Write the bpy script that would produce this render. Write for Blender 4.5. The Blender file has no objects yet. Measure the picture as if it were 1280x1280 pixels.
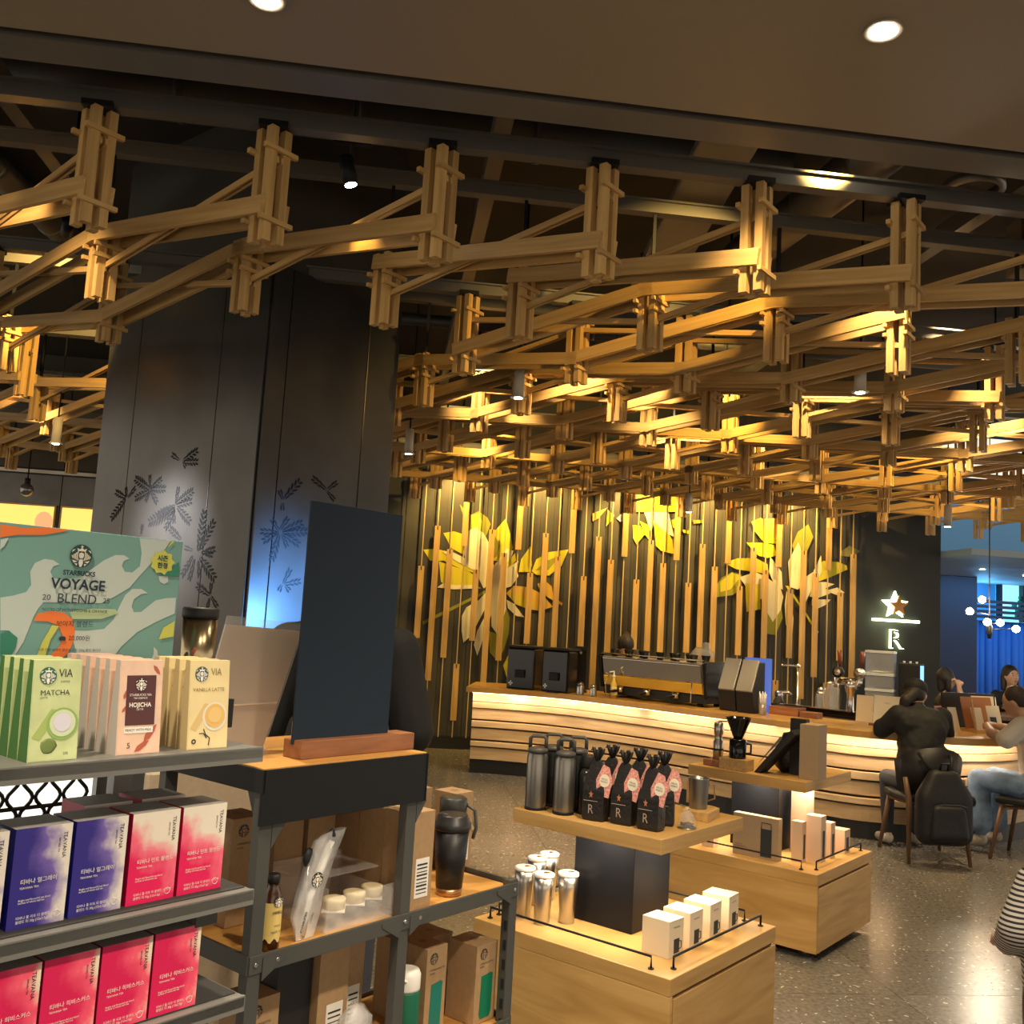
import bpy, bmesh, math, random
from mathutils import Vector, Matrix
R = math.radians
random.seed(7)
SC = bpy.context.scene
COL = SC.collection

# ------------------------------------------------------------------ camera, world, exposure
cam_d = bpy.data.cameras.new('camera'); cam = bpy.data.objects.new('camera', cam_d); COL.objects.link(cam)
cam_d.sensor_width = 36.0; cam_d.lens = 36.0 * 1200 / 1280; cam_d.clip_start = .05; cam_d.clip_end = 100
PITCH, ROLL, YAW = R(6.3), R(3.3), R(-6.8)
cam.matrix_world = (Matrix.Translation((0, 0, 1.6)) @ Matrix.Rotation(YAW, 4, 'Z') @
                    Matrix.Rotation(R(90) + PITCH, 4, 'X') @ Matrix.Rotation(ROLL, 4, 'Z'))
SC.camera = cam
w = bpy.data.worlds.new('world'); SC.world = w; w.use_nodes = True
w.node_tree.nodes['Background'].inputs[0].default_value = (1.0, .86, .68, 1)
w.node_tree.nodes['Background'].inputs[1].default_value = .42
vs = SC.view_settings
vs.view_transform = 'Standard'; vs.look = 'None'; vs.gamma = 1; vs.use_curve_mapping = False
vs.exposure = 1.6
SC.cycles.max_bounces = 6; SC.cycles.transparent_max_bounces = 12
SC.cycles.caustics_reflective = False; SC.cycles.caustics_refractive = False
SC.cycles.sample_clamp_indirect = 4

WARM = (1.0, .72, .38); AMBER = (1.0, .62, .16); SOFT = (1.0, .82, .60); BLUE = (.12, .38, 1.0)
def spot(loc, tgt, power, deg=60, blend=.6, color=WARM, rad=.04):
    d = bpy.data.lights.new('spot_lamp', 'SPOT'); d.energy = power; d.color = color
    d.spot_size = R(deg); d.spot_blend = blend; d.shadow_soft_size = rad
    o = bpy.data.objects.new('spot_lamp', d); COL.objects.link(o); o.location = loc
    o.rotation_euler = (Vector(tgt) - Vector(loc)).to_track_quat('-Z', 'Y').to_euler(); return o
def point(loc, power, color=WARM, rad=.05):
    d = bpy.data.lights.new('bulb_lamp', 'POINT'); d.energy = power; d.color = color; d.shadow_soft_size = rad
    o = bpy.data.objects.new('bulb_lamp', d); COL.objects.link(o); o.location = loc; return o
def area(loc, tgt, power, sx, sy, color=WARM):
    d = bpy.data.lights.new('strip_lamp', 'AREA'); d.energy = power; d.color = color
    d.shape = 'RECTANGLE'; d.size = sx; d.size_y = sy
    o = bpy.data.objects.new('strip_lamp', d); COL.objects.link(o); o.location = loc
    o.rotation_euler = (Vector(tgt) - Vector(loc)).to_track_quat('-Z', 'Y').to_euler(); return o

# ceiling spots of the room (soffit downlights, some added out of view as fill, and spots added among the lattice)
for x, y, p in ((-.9, .7, 85), (1.2, .9, 85), (1.257, 2.395, 60), (-.47, 2.62, 60), (.5, .2, 85)):
    spot((x, y, 3.26), (x * .9, y + .35, 0), p, 95, .8, SOFT, .06)
for x, y, tx, ty, p in ((1.2, 3.1, 1.5, 3.9, 55), (2.3, 4.2, 2.6, 5.1, 55), (1.0, 6.1, 1.3, 6.8, 70), (3.2, 5.2, 3.4, 6.0, 60),
                        (4.2, 6.3, 4.4, 7.3, 90), (2.2, 7.6, 2.6, 8.6, 80), (3.4, 8.6, 3.9, 9.3, 80), (.6, 8.6, .9, 9.6, 60),
                        (-1.6, 3.9, -2.2, 5.4, 40), (-3.2, 8.2, -3.4, 9.0, 80)):
    spot((x, y, 3.62), (tx, ty, .6), p, 75, .7, WARM, .04)

# ------------------------------------------------------------------ materials
MATS = {}
def _new(name):
    m = bpy.data.materials.new(name); m.use_nodes = True
    return m, m.node_tree.nodes, m.node_tree.links, m.node_tree.nodes['Principled BSDF']
def mat(name, col=(.5, .5, .5), rough=.5, metal=0, emit=None, es=1, alpha=None, trans=0, spec=.5, bump=0, noise=0, nscale=30, ior=1.45):
    if name in MATS: return MATS[name]
    m, n, l, b = _new(name)
    b.inputs['Base Color'].default_value = (*col, 1); b.inputs['Roughness'].default_value = rough
    b.inputs['Metallic'].default_value = metal; b.inputs['Specular IOR Level'].default_value = spec
    b.inputs['IOR'].default_value = ior
    if emit: b.inputs['Emission Color'].default_value = (*emit, 1); b.inputs['Emission Strength'].default_value = es
    if trans: b.inputs['Transmission Weight'].default_value = trans
    if alpha is not None: b.inputs['Alpha'].default_value = alpha
    if bump or noise:
        tc = n.new('ShaderNodeTexCoord'); nz = n.new('ShaderNodeTexNoise'); nz.inputs['Scale'].default_value = nscale
        nz.inputs['Detail'].default_value = 4; l.new(tc.outputs['Object'], nz.inputs['Vector'])
        if bump:
            bp = n.new('ShaderNodeBump'); bp.inputs['Strength'].default_value = bump; bp.inputs['Distance'].default_value = .01
            l.new(nz.outputs['Fac'], bp.inputs['Height']); l.new(bp.outputs['Normal'], b.inputs['Normal'])
        if noise:
            cr = n.new('ShaderNodeValToRGB'); k = noise
            cr.color_ramp.elements[0].position = .3; cr.color_ramp.elements[1].position = .7
            cr.color_ramp.elements[0].color = (*[c * (1 - k) for c in col], 1); cr.color_ramp.elements[1].color = (*[min(1, c * (1 + k)) for c in col], 1)
            l.new(nz.outputs['Fac'], cr.inputs['Fac']); l.new(cr.outputs['Color'], b.inputs['Base Color'])
    MATS[name] = m; return m
def wood(name, c0, c1, scale=(3, 40, 40), rough=.5, rand=.12, axis=None, bump=.12, dist=.0):
    if name in MATS: return MATS[name]
    m, n, l, b = _new(name)
    tc = n.new('ShaderNodeTexCoord'); mp = n.new('ShaderNodeMapping'); mp.inputs['Scale'].default_value = scale
    oi = n.new('ShaderNodeObjectInfo'); ad = n.new('ShaderNodeVectorMath'); ad.operation = 'ADD'
    l.new(tc.outputs['Object'], ad.inputs[0]); l.new(oi.outputs['Random'], ad.inputs[1]); l.new(ad.outputs[0], mp.inputs['Vector'])
    nz = n.new('ShaderNodeTexNoise'); nz.inputs['Scale'].default_value = 1; nz.inputs['Detail'].default_value = 5; nz.inputs['Distortion'].default_value = dist
    l.new(mp.outputs['Vector'], nz.inputs['Vector'])
    cr = n.new('ShaderNodeValToRGB'); cr.color_ramp.elements[0].position = .3; cr.color_ramp.elements[1].position = .68
    cr.color_ramp.elements[0].color = (*c0, 1); cr.color_ramp.elements[1].color = (*c1, 1)
    l.new(nz.outputs['Fac'], cr.inputs['Fac'])
    hs = n.new('ShaderNodeHueSaturation'); ma = n.new('ShaderNodeMapRange')
    ma.inputs['To Min'].default_value = 1 - rand; ma.inputs['To Max'].default_value = 1 + rand
    l.new(oi.outputs['Random'], ma.inputs['Value']); l.new(ma.outputs['Result'], hs.inputs['Value']); l.new(cr.outputs['Color'], hs.inputs['Color'])
    l.new(hs.outputs['Color'], b.inputs['Base Color']); b.inputs['Roughness'].default_value = rough
    if bump:
        bp = n.new('ShaderNodeBump'); bp.inputs['Strength'].default_value = bump; bp.inputs['Distance'].default_value = .004
        l.new(nz.outputs['Fac'], bp.inputs['Height']); l.new(bp.outputs['Normal'], b.inputs['Normal'])
    MATS[name] = m; return m
def terrazzo(name):
    m, n, l, b = _new(name)
    ge = n.new('ShaderNodeNewGeometry')
    v = n.new('ShaderNodeTexVoronoi'); v.inputs['Scale'].default_value = 26
    nzd = n.new('ShaderNodeTexNoise'); nzd.inputs['Scale'].default_value = 9
    mx = n.new('ShaderNodeVectorMath'); mx.operation = 'MULTIPLY_ADD'; mx.inputs[1].default_value = (.14, .14, .14)
    l.new(ge.outputs['Position'], nzd.inputs['Vector']); l.new(nzd.outputs['Color'], mx.inputs[0]); l.new(ge.outputs['Position'], mx.inputs[2])
    l.new(mx.outputs[0], v.inputs['Vector'])
    th = n.new('ShaderNodeMath'); th.operation = 'LESS_THAN'; th.inputs[1].default_value = .19
    l.new(v.outputs['Distance'], th.inputs[0])
    sep = n.new('ShaderNodeSeparateColor'); l.new(v.outputs['Color'], sep.inputs[0])
    pick = n.new('ShaderNodeMath'); pick.operation = 'GREATER_THAN'; pick.inputs[1].default_value = .42; l.new(sep.outputs[0], pick.inputs[0])
    chip = n.new('ShaderNodeMath'); chip.operation = 'MULTIPLY'; l.new(th.outputs[0], chip.inputs[0]); l.new(pick.outputs[0], chip.inputs[1])
    n2 = n.new('ShaderNodeTexNoise'); n2.inputs['Scale'].default_value = 45; n2.inputs['Detail'].default_value = 6; l.new(ge.outputs['Position'], n2.inputs['Vector'])
    cr = n.new('ShaderNodeValToRGB'); cr.color_ramp.elements[0].position = .3; cr.color_ramp.elements[1].position = .72
    cr.color_ramp.elements[0].color = (.088, .082, .072, 1); cr.color_ramp.elements[1].color = (.21, .195, .17, 1)
    l.new(n2.outputs['Fac'], cr.inputs['Fac'])
    oi = n.new('ShaderNodeObjectInfo'); ma = n.new('ShaderNodeMapRange'); ma.inputs['To Min'].default_value = .88; ma.inputs['To Max'].default_value = 1.12
    l.new(oi.outputs['Random'], ma.inputs['Value'])
    hs = n.new('ShaderNodeHueSaturation'); l.new(cr.outputs['Color'], hs.inputs['Color']); l.new(ma.outputs['Result'], hs.inputs['Value'])
    mixc = n.new('ShaderNodeMix'); mixc.data_type = 'RGBA'; mixc.inputs['B'].default_value = (.52, .49, .42, 1)
    l.new(chip.outputs[0], mixc.inputs['Factor']); l.new(hs.outputs['Color'], mixc.inputs['A']); l.new(mixc.outputs['Result'], b.inputs['Base Color'])
    b.inputs['Roughness'].default_value = .24
    MATS[name] = m; return m
def gradient_print(name, c0, c1, c2, kx=11.5, kz=4.2):
    """watery two-tone printing for the tea cartons (object space: x across, z up)"""
    m, n, l, b = _new(name)
    tc = n.new('ShaderNodeTexCoord'); sp = n.new('ShaderNodeSeparateXYZ'); l.new(tc.outputs['Object'], sp.inputs[0])
    nz = n.new('ShaderNodeTexNoise'); nz.inputs['Scale'].default_value = 26; nz.inputs['Detail'].default_value = 5; l.new(tc.outputs['Object'], nz.inputs['Vector'])
    oi = n.new('ShaderNodeObjectInfo')
    # t = x/0.085 + .45*z/0.14 + noise
    m1 = n.new('ShaderNodeMath'); m1.operation = 'MULTIPLY'; m1.inputs[1].default_value = kx; l.new(sp.outputs['X'], m1.inputs[0])
    m2 = n.new('ShaderNodeMath'); m2.operation = 'MULTIPLY_ADD'; m2.inputs[1].default_value = kz; l.new(sp.outputs['Z'], m2.inputs[0]); l.new(m1.outputs[0], m2.inputs[2])
    m3 = n.new('ShaderNodeMath'); m3.operation = 'MULTIPLY_ADD'; m3.inputs[1].default_value = .9; l.new(nz.outputs['Fac'], m3.inputs[0]); l.new(m2.outputs[0], m3.inputs[2])
    cr = n.new('ShaderNodeValToRGB'); e = cr.color_ramp.elements
    e[0].position = .50; e[0].color = (*c0, 1); e[1].position = .80; e[1].color = (*c2, 1)
    k = e.new(.66); k.color = (*c1, 1)
    md = n.new('ShaderNodeMath'); md.operation = 'MULTIPLY_ADD'; md.inputs[1].default_value = .5; md.inputs[2].default_value = 0; l.new(m3.outputs[0], md.inputs[0])
    l.new(md.outputs[0], cr.inputs['Fac']); l.new(cr.outputs['Color'], b.inputs['Base Color']); b.inputs['Roughness'].default_value = .4
    MATS[name] = m; return m

OAK = wood('oak', (.40, .235, .075), (.56, .36, .135), (5, 60, 60), .45)
LATT = wood('lattice_pine', (.40, .235, .07), (.56, .355, .13), (2, 45, 45), .55, .16)
CABW = wood('cabinet_oak', (.40, .225, .06), (.56, .345, .12), (1.6, 1.6, 14), .42, .03, dist=1.2)
BARW = wood('bar_board', (.62, .42, .22), (.78, .58, .35), (3, 3, 30), .45, .05)
BART = wood('bar_top', (.47, .25, .06), (.60, .35, .10), (4, 4, 4), .3, .03)
WALN = wood('walnut', (.20, .075, .03), (.33, .14, .06), (6, 50, 50), .45)
LEGW = wood('chair_leg_wood', (.10, .05, .022), (.17, .09, .04), (30, 30, 4), .45)
SLATW = wood('hanging_board', (.42, .25, .075), (.55, .35, .12), (40, 40, 3), .5)
RACKW = wood('rack_board', (.45, .22, .05), (.62, .33, .09), (3, 30, 30), .4)
STEEL = mat('painted_steel', (.13, .125, .112), .45, .2)
DARKM = mat('rack_steel', (.075, .076, .070), .42, .25)
BLACKM = mat('black_metal', (.008, .009, .011), .5, 0, spec=.3)
GREYSH = mat('grey_shelf', (.17, .17, .158), .42, .2)
BLACK = mat('matte_black', (.010, .010, .011), .55)
GLOSSB = mat('gloss_black', (.006, .006, .007), .12)
CHROME = mat('chrome', (.78, .76, .72), .14, 1)
BRUSH = mat('brushed_steel', (.52, .50, .47), .3, 1)
WHITE = mat('white_paint', (.78, .76, .70), .5)
PAPER = mat('paper', (.80, .74, .60), .7)
INK = mat('ink', (.02, .025, .03), .6)
KRAFT = mat('kraft_card', (.36, .23, .115), .75, noise=.08, nscale=60)
KRAFTL = mat('pale_card', (.66, .53, .37), .7, noise=.05, nscale=50)
GLASS = mat('clear_glass', (.95, .96, .95), .05, 0, alpha=.16, spec=.8)
ACRYL = mat('acrylic', (.9, .9, .88), .08, 0, alpha=.14, spec=.7)
PLASTICF = mat('clear_film', (.85, .85, .85), .15, 0, alpha=.35, spec=.9, bump=.6, nscale=40)
GREEN = mat('deep_green', (.004, .11, .055), .5)
CREAM = mat('cream_plastic', (.78, .66, .40), .45)
LAMPW = mat('lamp_glow', (1, .9, .7), .5, emit=(1, .86, .62), es=30)

# ------------------------------------------------------------------ mesh builder
class MB:
    def __init__(s): s.v = []; s.f = []; s.m = []; s.sm = []
    def _add(s, vs, fs, mi=0, smooth=False):
        k = len(s.v); s.v += [tuple(p) for p in vs]
        for f in fs: s.f.append([k + i for i in f]); s.m.append(mi); s.sm.append(smooth)
        return s
    def box(s, c, d, rz=0, mi=0, top=None):
        x, y, z = [q / 2 for q in d]; t = top or (1, 1)
        vs = [(-x, -y, -z), (x, -y, -z), (x, y, -z), (-x, y, -z), (-x * t[0], -y * t[1], z), (x * t[0], -y * t[1], z), (x * t[0], y * t[1], z), (-x * t[0], y * t[1], z)]
        cs, sn = math.cos(rz), math.sin(rz)
        vs = [(c[0] + a * cs - b * sn, c[1] + a * sn + b * cs, c[2] + e) for a, b, e in vs]
        return s._add(vs, [(0, 3, 2, 1), (4, 5, 6, 7), (0, 1, 5, 4), (1, 2, 6, 5), (2, 3, 7, 6), (3, 0, 4, 7)], mi)
    def b2(s, x0, x1, y0, y1, z0, z1, mi=0): return s.box(((x0 + x1) / 2, (y0 + y1) / 2, (z0 + z1) / 2), (abs(x1 - x0), abs(y1 - y0), abs(z1 - z0)), 0, mi)
    def bar(s, p, q, w, h, mi=0):
        p, q = Vector(p), Vector(q); d = (q - p); L = d.length; d.normalize()
        side = d.cross(Vector((0, 0, 1)))
        if side.length < 1e-4: side = Vector((1, 0, 0))
        side.normalize(); up = side.cross(d)
        vs = []
        for o in (p, q):
            for a, b in ((-1, -1), (1, -1), (1, 1), (-1, 1)): vs.append(o + side * a * w / 2 + up * b * h / 2)
        return s._add(vs, [(0, 1, 2, 3), (7, 6, 5, 4), (0, 4, 5, 1), (1, 5, 6, 2), (2, 6, 7, 3), (3, 7, 4, 0)], mi)
    def prism(s, poly, z0, z1, mi=0):
        n = len(poly); vs = [(x, y, z0) for x, y in poly] + [(x, y, z1) for x, y in poly]
        return s._add(vs, [list(range(n))[::-1], list(range(n, 2 * n))] + [(i, (i + 1) % n, n + (i + 1) % n, n + i) for i in range(n)], mi)
    def slab(s, poly, y0, y1, mi=0):
        n = len(poly); vs = [(x, y0, z) for x, z in poly] + [(x, y1, z) for x, z in poly]
        return s._add(vs, [list(range(n)), list(range(n, 2 * n))[::-1]] + [(i, n + i, n + (i + 1) % n, (i + 1) % n) for i in range(n)], mi)
    def side(s, poly, x0, x1, mi=0):
        n = len(poly); vs = [(x0, y, z) for y, z in poly] + [(x1, y, z) for y, z in poly]
        return s._add(vs, [list(range(n)), list(range(n, 2 * n))[::-1]] + [(i, n + i, n + (i + 1) % n, (i + 1) % n) for i in range(n)], mi)
    def plate(s, poly, y, mi=0): return s._add([(x, y, z) for x, z in poly], [list(range(len(poly)))], mi)
    def disc(s, cx, cz, r, y, mi=0, n=24): return s.plate([(cx + r * math.cos(k * 2 * math.pi / n), cz + r * math.sin(k * 2 * math.pi / n)) for k in range(n)], y, mi)
    def lathe(s, prof, c=(0, 0, 0), n=24, mi=0, smooth=True, cap=True):
        vs = []; fs = []
        for r, z in prof:
            for k in range(n): a = 2 * math.pi * k / n; vs.append((c[0] + r * math.cos(a), c[1] + r * math.sin(a), c[2] + z))
        for i in range(len(prof) - 1):
            for k in range(n): fs.append((i * n + k, i * n + (k + 1) % n, (i + 1) * n + (k + 1) % n, (i + 1) * n + k))
        s._add(vs, fs, mi, smooth)
        if cap:
            k0 = len(s.v) - len(vs); s.f.append([k0 + k for k in range(n)][::-1]); s.m.append(mi); s.sm.append(False)
            k1 = k0 + (len(prof) - 1) * n; s.f.append([k1 + k for k in range(n)]); s.m.append(mi); s.sm.append(False)
        return s
    def tube(s, path, r, n=8, mi=0):
        path = [Vector(p) for p in path]; vs = []; fs = []; rr = r if isinstance(r, (list, tuple)) else [r] * len(path)
        up = None
        for i, p in enumerate(path):
            t = (path[min(i + 1, len(path) - 1)] - path[max(i - 1, 0)]).normalized()
            if up is None: up = t.orthogonal().normalized()
            up = (up - t * up.dot(t)).normalized(); sd = t.cross(up)
            for k in range(n): a = 2 * math.pi * k / n; vs.append(p + up * math.cos(a) * rr[i] + sd * math.sin(a) * rr[i])
        for i in range(len(path) - 1):
            for k in range(n): fs.append((i * n + k, i * n + (k + 1) % n, (i + 1) * n + (k + 1) % n, (i + 1) * n + k))
        fs.append(list(range(n))[::-1]); fs.append([(len(path) - 1) * n + k for k in range(n)])
        return s._add(vs, fs, mi, True)
    def ball(s, c, r, n=12, mi=0, jit=0):
        rx, ry, rz = r if isinstance(r, (tuple, list)) else (r, r, r); vs = []; fs = []; h = n // 2
        for i in range(1, h):
            t = math.pi * i / h
            for k in range(n):
                a = 2 * math.pi * k / n; q = 1 + random.uniform(-jit, jit)
                vs.append((c[0] + rx * q * math.sin(t) * math.cos(a), c[1] + ry * q * math.sin(t) * math.sin(a), c[2] + rz * q * math.cos(t)))
        vs.append((c[0], c[1], c[2] + rz)); vs.append((c[0], c[1], c[2] - rz)); T = len(vs) - 2
        for i in range(h - 2):
            for k in range(n): fs.append((i * n + k, (i + 1) * n + k, (i + 1) * n + (k + 1) % n, i * n + (k + 1) % n))
        for k in range(n): fs.append((T, k, (k + 1) % n)); fs.append((T + 1, (h - 2) * n + (k + 1) % n, (h - 2) * n + k))
        return s._add(vs, fs, mi, True)
    def mesh(s, name, mats):
        me = bpy.data.meshes.new(name); me.from_pydata(s.v, [], s.f)
        for m_ in (mats if isinstance(mats, (list, tuple)) else [mats]): me.materials.append(m_)
        me.polygons.foreach_set('material_index', s.m); me.polygons.foreach_set('use_smooth', s.sm)
        bm = bmesh.new(); bm.from_mesh(me); bmesh.ops.recalc_face_normals(bm, faces=bm.faces); bm.to_mesh(me); bm.free()
        me.update(); return me
    def build(s, name, mats, parent=None, loc=None, rz=0, bevel=0):
        o = bpy.data.objects.new(name, s.mesh(name, mats)); COL.objects.link(o)
        if parent: o.parent = parent
        if loc is not None: o.location = loc
        if rz: o.rotation_euler = (0, 0, rz)
        if bevel:
            b = o.modifiers.new('bevel', 'BEVEL'); b.width = bevel; b.segments = 2; b.limit_method = 'ANGLE'; b.angle_limit = R(50)
        return o
def tag(o, label, cat, group=None, kind=None):
    o['label'] = label; o['category'] = cat
    if group: o['group'] = group
    if kind: o['kind'] = kind
    return o
def thing(name, label, cat, loc=(0, 0, 0), rz=0, group=None):
    o = bpy.data.objects.new(name, None); COL.objects.link(o); o.empty_display_size = .05
    o.location = loc; o.rotation_euler = (0, 0, rz); return tag(o, label, cat, group)
def struct(o): o['kind'] = 'structure'; return o
def link(name, me, parent=None, mw=None, loc=None, rz=0):
    o = bpy.data.objects.new(name, me); COL.objects.link(o)
    if parent: o.parent = parent
    if mw is not None: o.matrix_local = mw
    if loc is not None: o.location = loc; o.rotation_euler = (0, 0, rz)
    return o
def dup(root, loc, rz=0, label=None, parent=None):
    c = root.copy(); COL.objects.link(c); c.parent = parent
    if parent is None: c.location = loc; c.rotation_euler = (0, 0, rz)
    if label: c['label'] = label
    for ch in list(root.children): dup(ch, None, 0, None, c)
    return c
TX = {}
def text(parent, st, x, z, size, m, y=0, align='CENTER', name='lettering', wide=1.0, rot=0, bold=0, ext=0):
    key = (st, size, align, wide, bold, rot, m.name, ext)
    if key not in TX:
        cu = bpy.data.curves.new('lettering', 'FONT'); cu.body = st; cu.size = size; cu.align_x = align; cu.align_y = 'CENTER'
        cu.offset = bold; cu.resolution_u = 3; cu.extrude = ext
        ob = bpy.data.objects.new('tmp', cu); COL.objects.link(ob)
        dg = bpy.context.evaluated_depsgraph_get(); me = bpy.data.meshes.new_from_object(ob.evaluated_get(dg)); bpy.data.objects.remove(ob)
        me.materials.clear(); me.materials.append(m)
        cs, sn = math.cos(rot), math.sin(rot)
        for v in me.vertices:
            a, b, e = v.co.x * wide, v.co.y, v.co.z; v.co = (a * cs - b * sn, -e, a * sn + b * cs)
        TX[key] = me
    o = bpy.data.objects.new(name, TX[key]); COL.objects.link(o); o.parent = parent; o.location = (x, y, z); return o
SIREN = {}
def siren(parent, x, z, r, y, dark=INK, light=WHITE):
    """round emblem: crowned long-haired figure in a dark disc"""
    key = (dark.name, light.name)
    if key not in SIREN:
        b = MB(); b.disc(0, 0, 1, 0, 0, 28)
        e = -.012
        for sx in (-1, 1):
            for i in range(4):       # hair strands and tail bands as wavy stripes
                x0 = .26 + .15 * i
                pts = [(x0, .42 - .12 * i), (x0 + .10, .36 - .12 * i), (x0 + .16, 0), (x0 + .05, -.42 + .06 * i), (x0 - .03, -.40 + .06 * i), (x0 + .07, 0)]
                pts = [(p, q) for p, q in pts if p * p + q * q < 1.05]
                if len(pts) > 2: b.plate([(sx * p, q) for p, q in pts][::sx], e, 1)
            b.plate([(sx * p, q) for p, q in ((.30, -.50), (.80, -.38), (.62, -.62))][::sx], e, 1)
            b.plate([(sx * p, q) for p, q in ((.30, -.68), (.56, -.68), (.34, -.88))][::sx], e, 1)
            b.plate([(sx * p, q) for p, q in ((.55, .55), (.88, .25), (.80, .48))][::sx], e, 1)
        b.plate([(-.20, .22), (-.23, .0), (-.12, -.22), (.12, -.22), (.23, .0), (.20, .22), (0, .30)], e * 1.5, 1)
        b.plate([(-.16, -.30), (.16, -.30), (.20, -.62), (.08, -.95), (-.08, -.95), (-.20, -.62)], e * 1.5, 1)
        b.plate([(-.34, .40), (.34, .40), (.44, .66), (.20, .56), (0, .70), (-.20, .56), (-.44, .66)], e * 1.5, 1)
        st = []
        for k in range(10): q = (.16 if k % 2 == 0 else .065); a = math.pi / 2 + k * math.pi / 5; st.append((q * math.cos(a), .80 + q * math.sin(a)))
        b.plate(st, e * 1.5, 1)
        for sx in (-1, 1): b.plate([(sx * .05, .06), (sx * .15, .08), (sx * .10, .03)], e * 2, 0)
        b.plate([(-.06, -.13), (.06, -.13), (0, -.16)], e * 2, 0)
        SIREN[key] = b.mesh('logo', [dark, light])
    o = bpy.data.objects.new('logo', SIREN[key]); COL.objects.link(o); o.parent = parent; o.location = (x, y, z); o.scale = (r, .035, r)
    return o

# ================================================================== STRUCTURE
TERR = terrazzo('terrazzo'); JOINT = mat('tile_joint', (.05, .047, .042), .7)
fl = struct(MB().b2(-9, 13, -4, 19, -.1, -.006).build('floor', JOINT))
tile = MB().b2(-.598, .598, -.298, .298, -.02, 0).mesh('tile', TERR)
for i in range(-5, 8):
    for j in range(2, 20):
        link('tile', tile, fl, loc=(1.2 + 1.2 * i - .6, .42 + .6 * j, 0))
DARKW = mat('charcoal_wall', (.052, .050, .042), .6, noise=.15, nscale=3, bump=.05)
BLKW = mat('black_wall', (.022, .023, .022), .55, noise=.12, nscale=2)
wb = struct(MB().b2(-9, 7.1, 11.8, 12.0, 0, 4.4).build('wall_back', BLKW))
mp = MB().b2(.05, 5.86, 11.79, 11.8, .14, 3.6).build('mural_ground', DARKW, wb)
struct(MB().b2(.05, 7.1, 11.76, 11.8, 0, .14).build('baseboard_back', BLACK))
for i in range(35):        # upright grooved boards of the mural wall
    x = .1 + .167 * i
    MB().b2(x + .004, x + .163, 11.782, 11.79, .15, 3.55).build('panel', DARKW, wb)
# left end of the back wall: metal panels, rail, lit pictures
PANM = mat('wall_panel_metal', (.16, .155, .145), .4, .5, noise=.15, nscale=4)
for i in range(6):
    MB().b2(-7.4 + 1.16 * i, -6.25 + 1.16 * i, 11.74, 11.8, .0, 2.95).build('panel', PANM, wb)
    MB().b2(-7.4 + 1.16 * i, -6.25 + 1.16 * i, 11.75, 11.8, 3.03, 4.2).build('panel', mat('smoked_panel', (.13, .118, .095), .15, .2), wb)
MB().b2(-7.4, -.6, 11.70, 11.8, 2.965, 3.005).build('rail', mat('bright_trim', (.7, .66, .58), .3, .6), wb)
POSTL = mat('picture_glow', (.9, .62, .2), .6, emit=(1, .60, .13), es=.42)
POSTR = mat('picture_red', (.8, .35, .2), .6, emit=(1, .34, .15), es=.4)
for k, (x0, x1) in enumerate(((-4.62, -3.95), (-3.90, -3.45))):
    t = thing('light_box_picture', ('wide glowing amber picture with a reddish corner on the grey panel wall', 'narrow glowing amber picture next to the dark metal column')[k], 'picture', ((x0 + x1) / 2, 11.7, 2.1), 0)
    w2 = (x1 - x0) / 2
    MB().b2(-w2, w2, 0, .04, -.5, .5).build('frame', OAK, t)
    MB().b2(-w2 + .02, w2 - .02, -.004, .002, -.48, .48).build('print', POSTL, t)
    if k == 0: MB().ball((w2 - .12, -.006, .3), (.1, .004, .12), 14).build('print', POSTR, t)

# ceiling: low soffit over the shop floor, trim, open dark plenum behind
SOFF = mat('soffit_paint', (.29, .235, .17), .42)
struct(MB().b2(-9, 13, -4, 2.93, 3.3, 4.5).build('ceiling', SOFF))
struct(MB().b2(-9, 13, 2.99, 3.13, 3.31, 3.36).build('trim_1', mat('trim_grey', (.15, .14, .125), .45, .2)))
struct(MB().b2(-9, 13, 2.93, 12, 4.4, 4.5).build('ceiling_plenum', mat('plenum_black', (.016, .015, .013), .8)))

# steel beams that carry the lattice
beam = MB().b2(-6.5, 9.5, -.03, .03, 0, .055); beam.b2(-6.5, 9.5, -.045, .045, .055, .065)
bm_e = beam.mesh('steel_beam', [STEEL])
for j in range(10):
    o = link('steel_beam', bm_e, loc=(0, 3.603 + .847 * j, 3.412 if j % 2 == 0 else 3.62))
    tag(o, 'long grey steel beam crossing above the wooden lattice', 'beam', 'steel beams over the lattice')
cb = MB().b2(-.04, .04, 3.0, 11.6, 0, .10).mesh('cross_beam', [STEEL])
for k, x in enumerate((-4.5, -1.9, .35, 2.9, 5.6)):
    tag(link('cross_beam', cb, loc=(x, 0, 3.80)), 'dark grey cross beam running from soffit to back wall above lattice', 'beam', 'cross beams under the dark ceiling')
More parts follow.
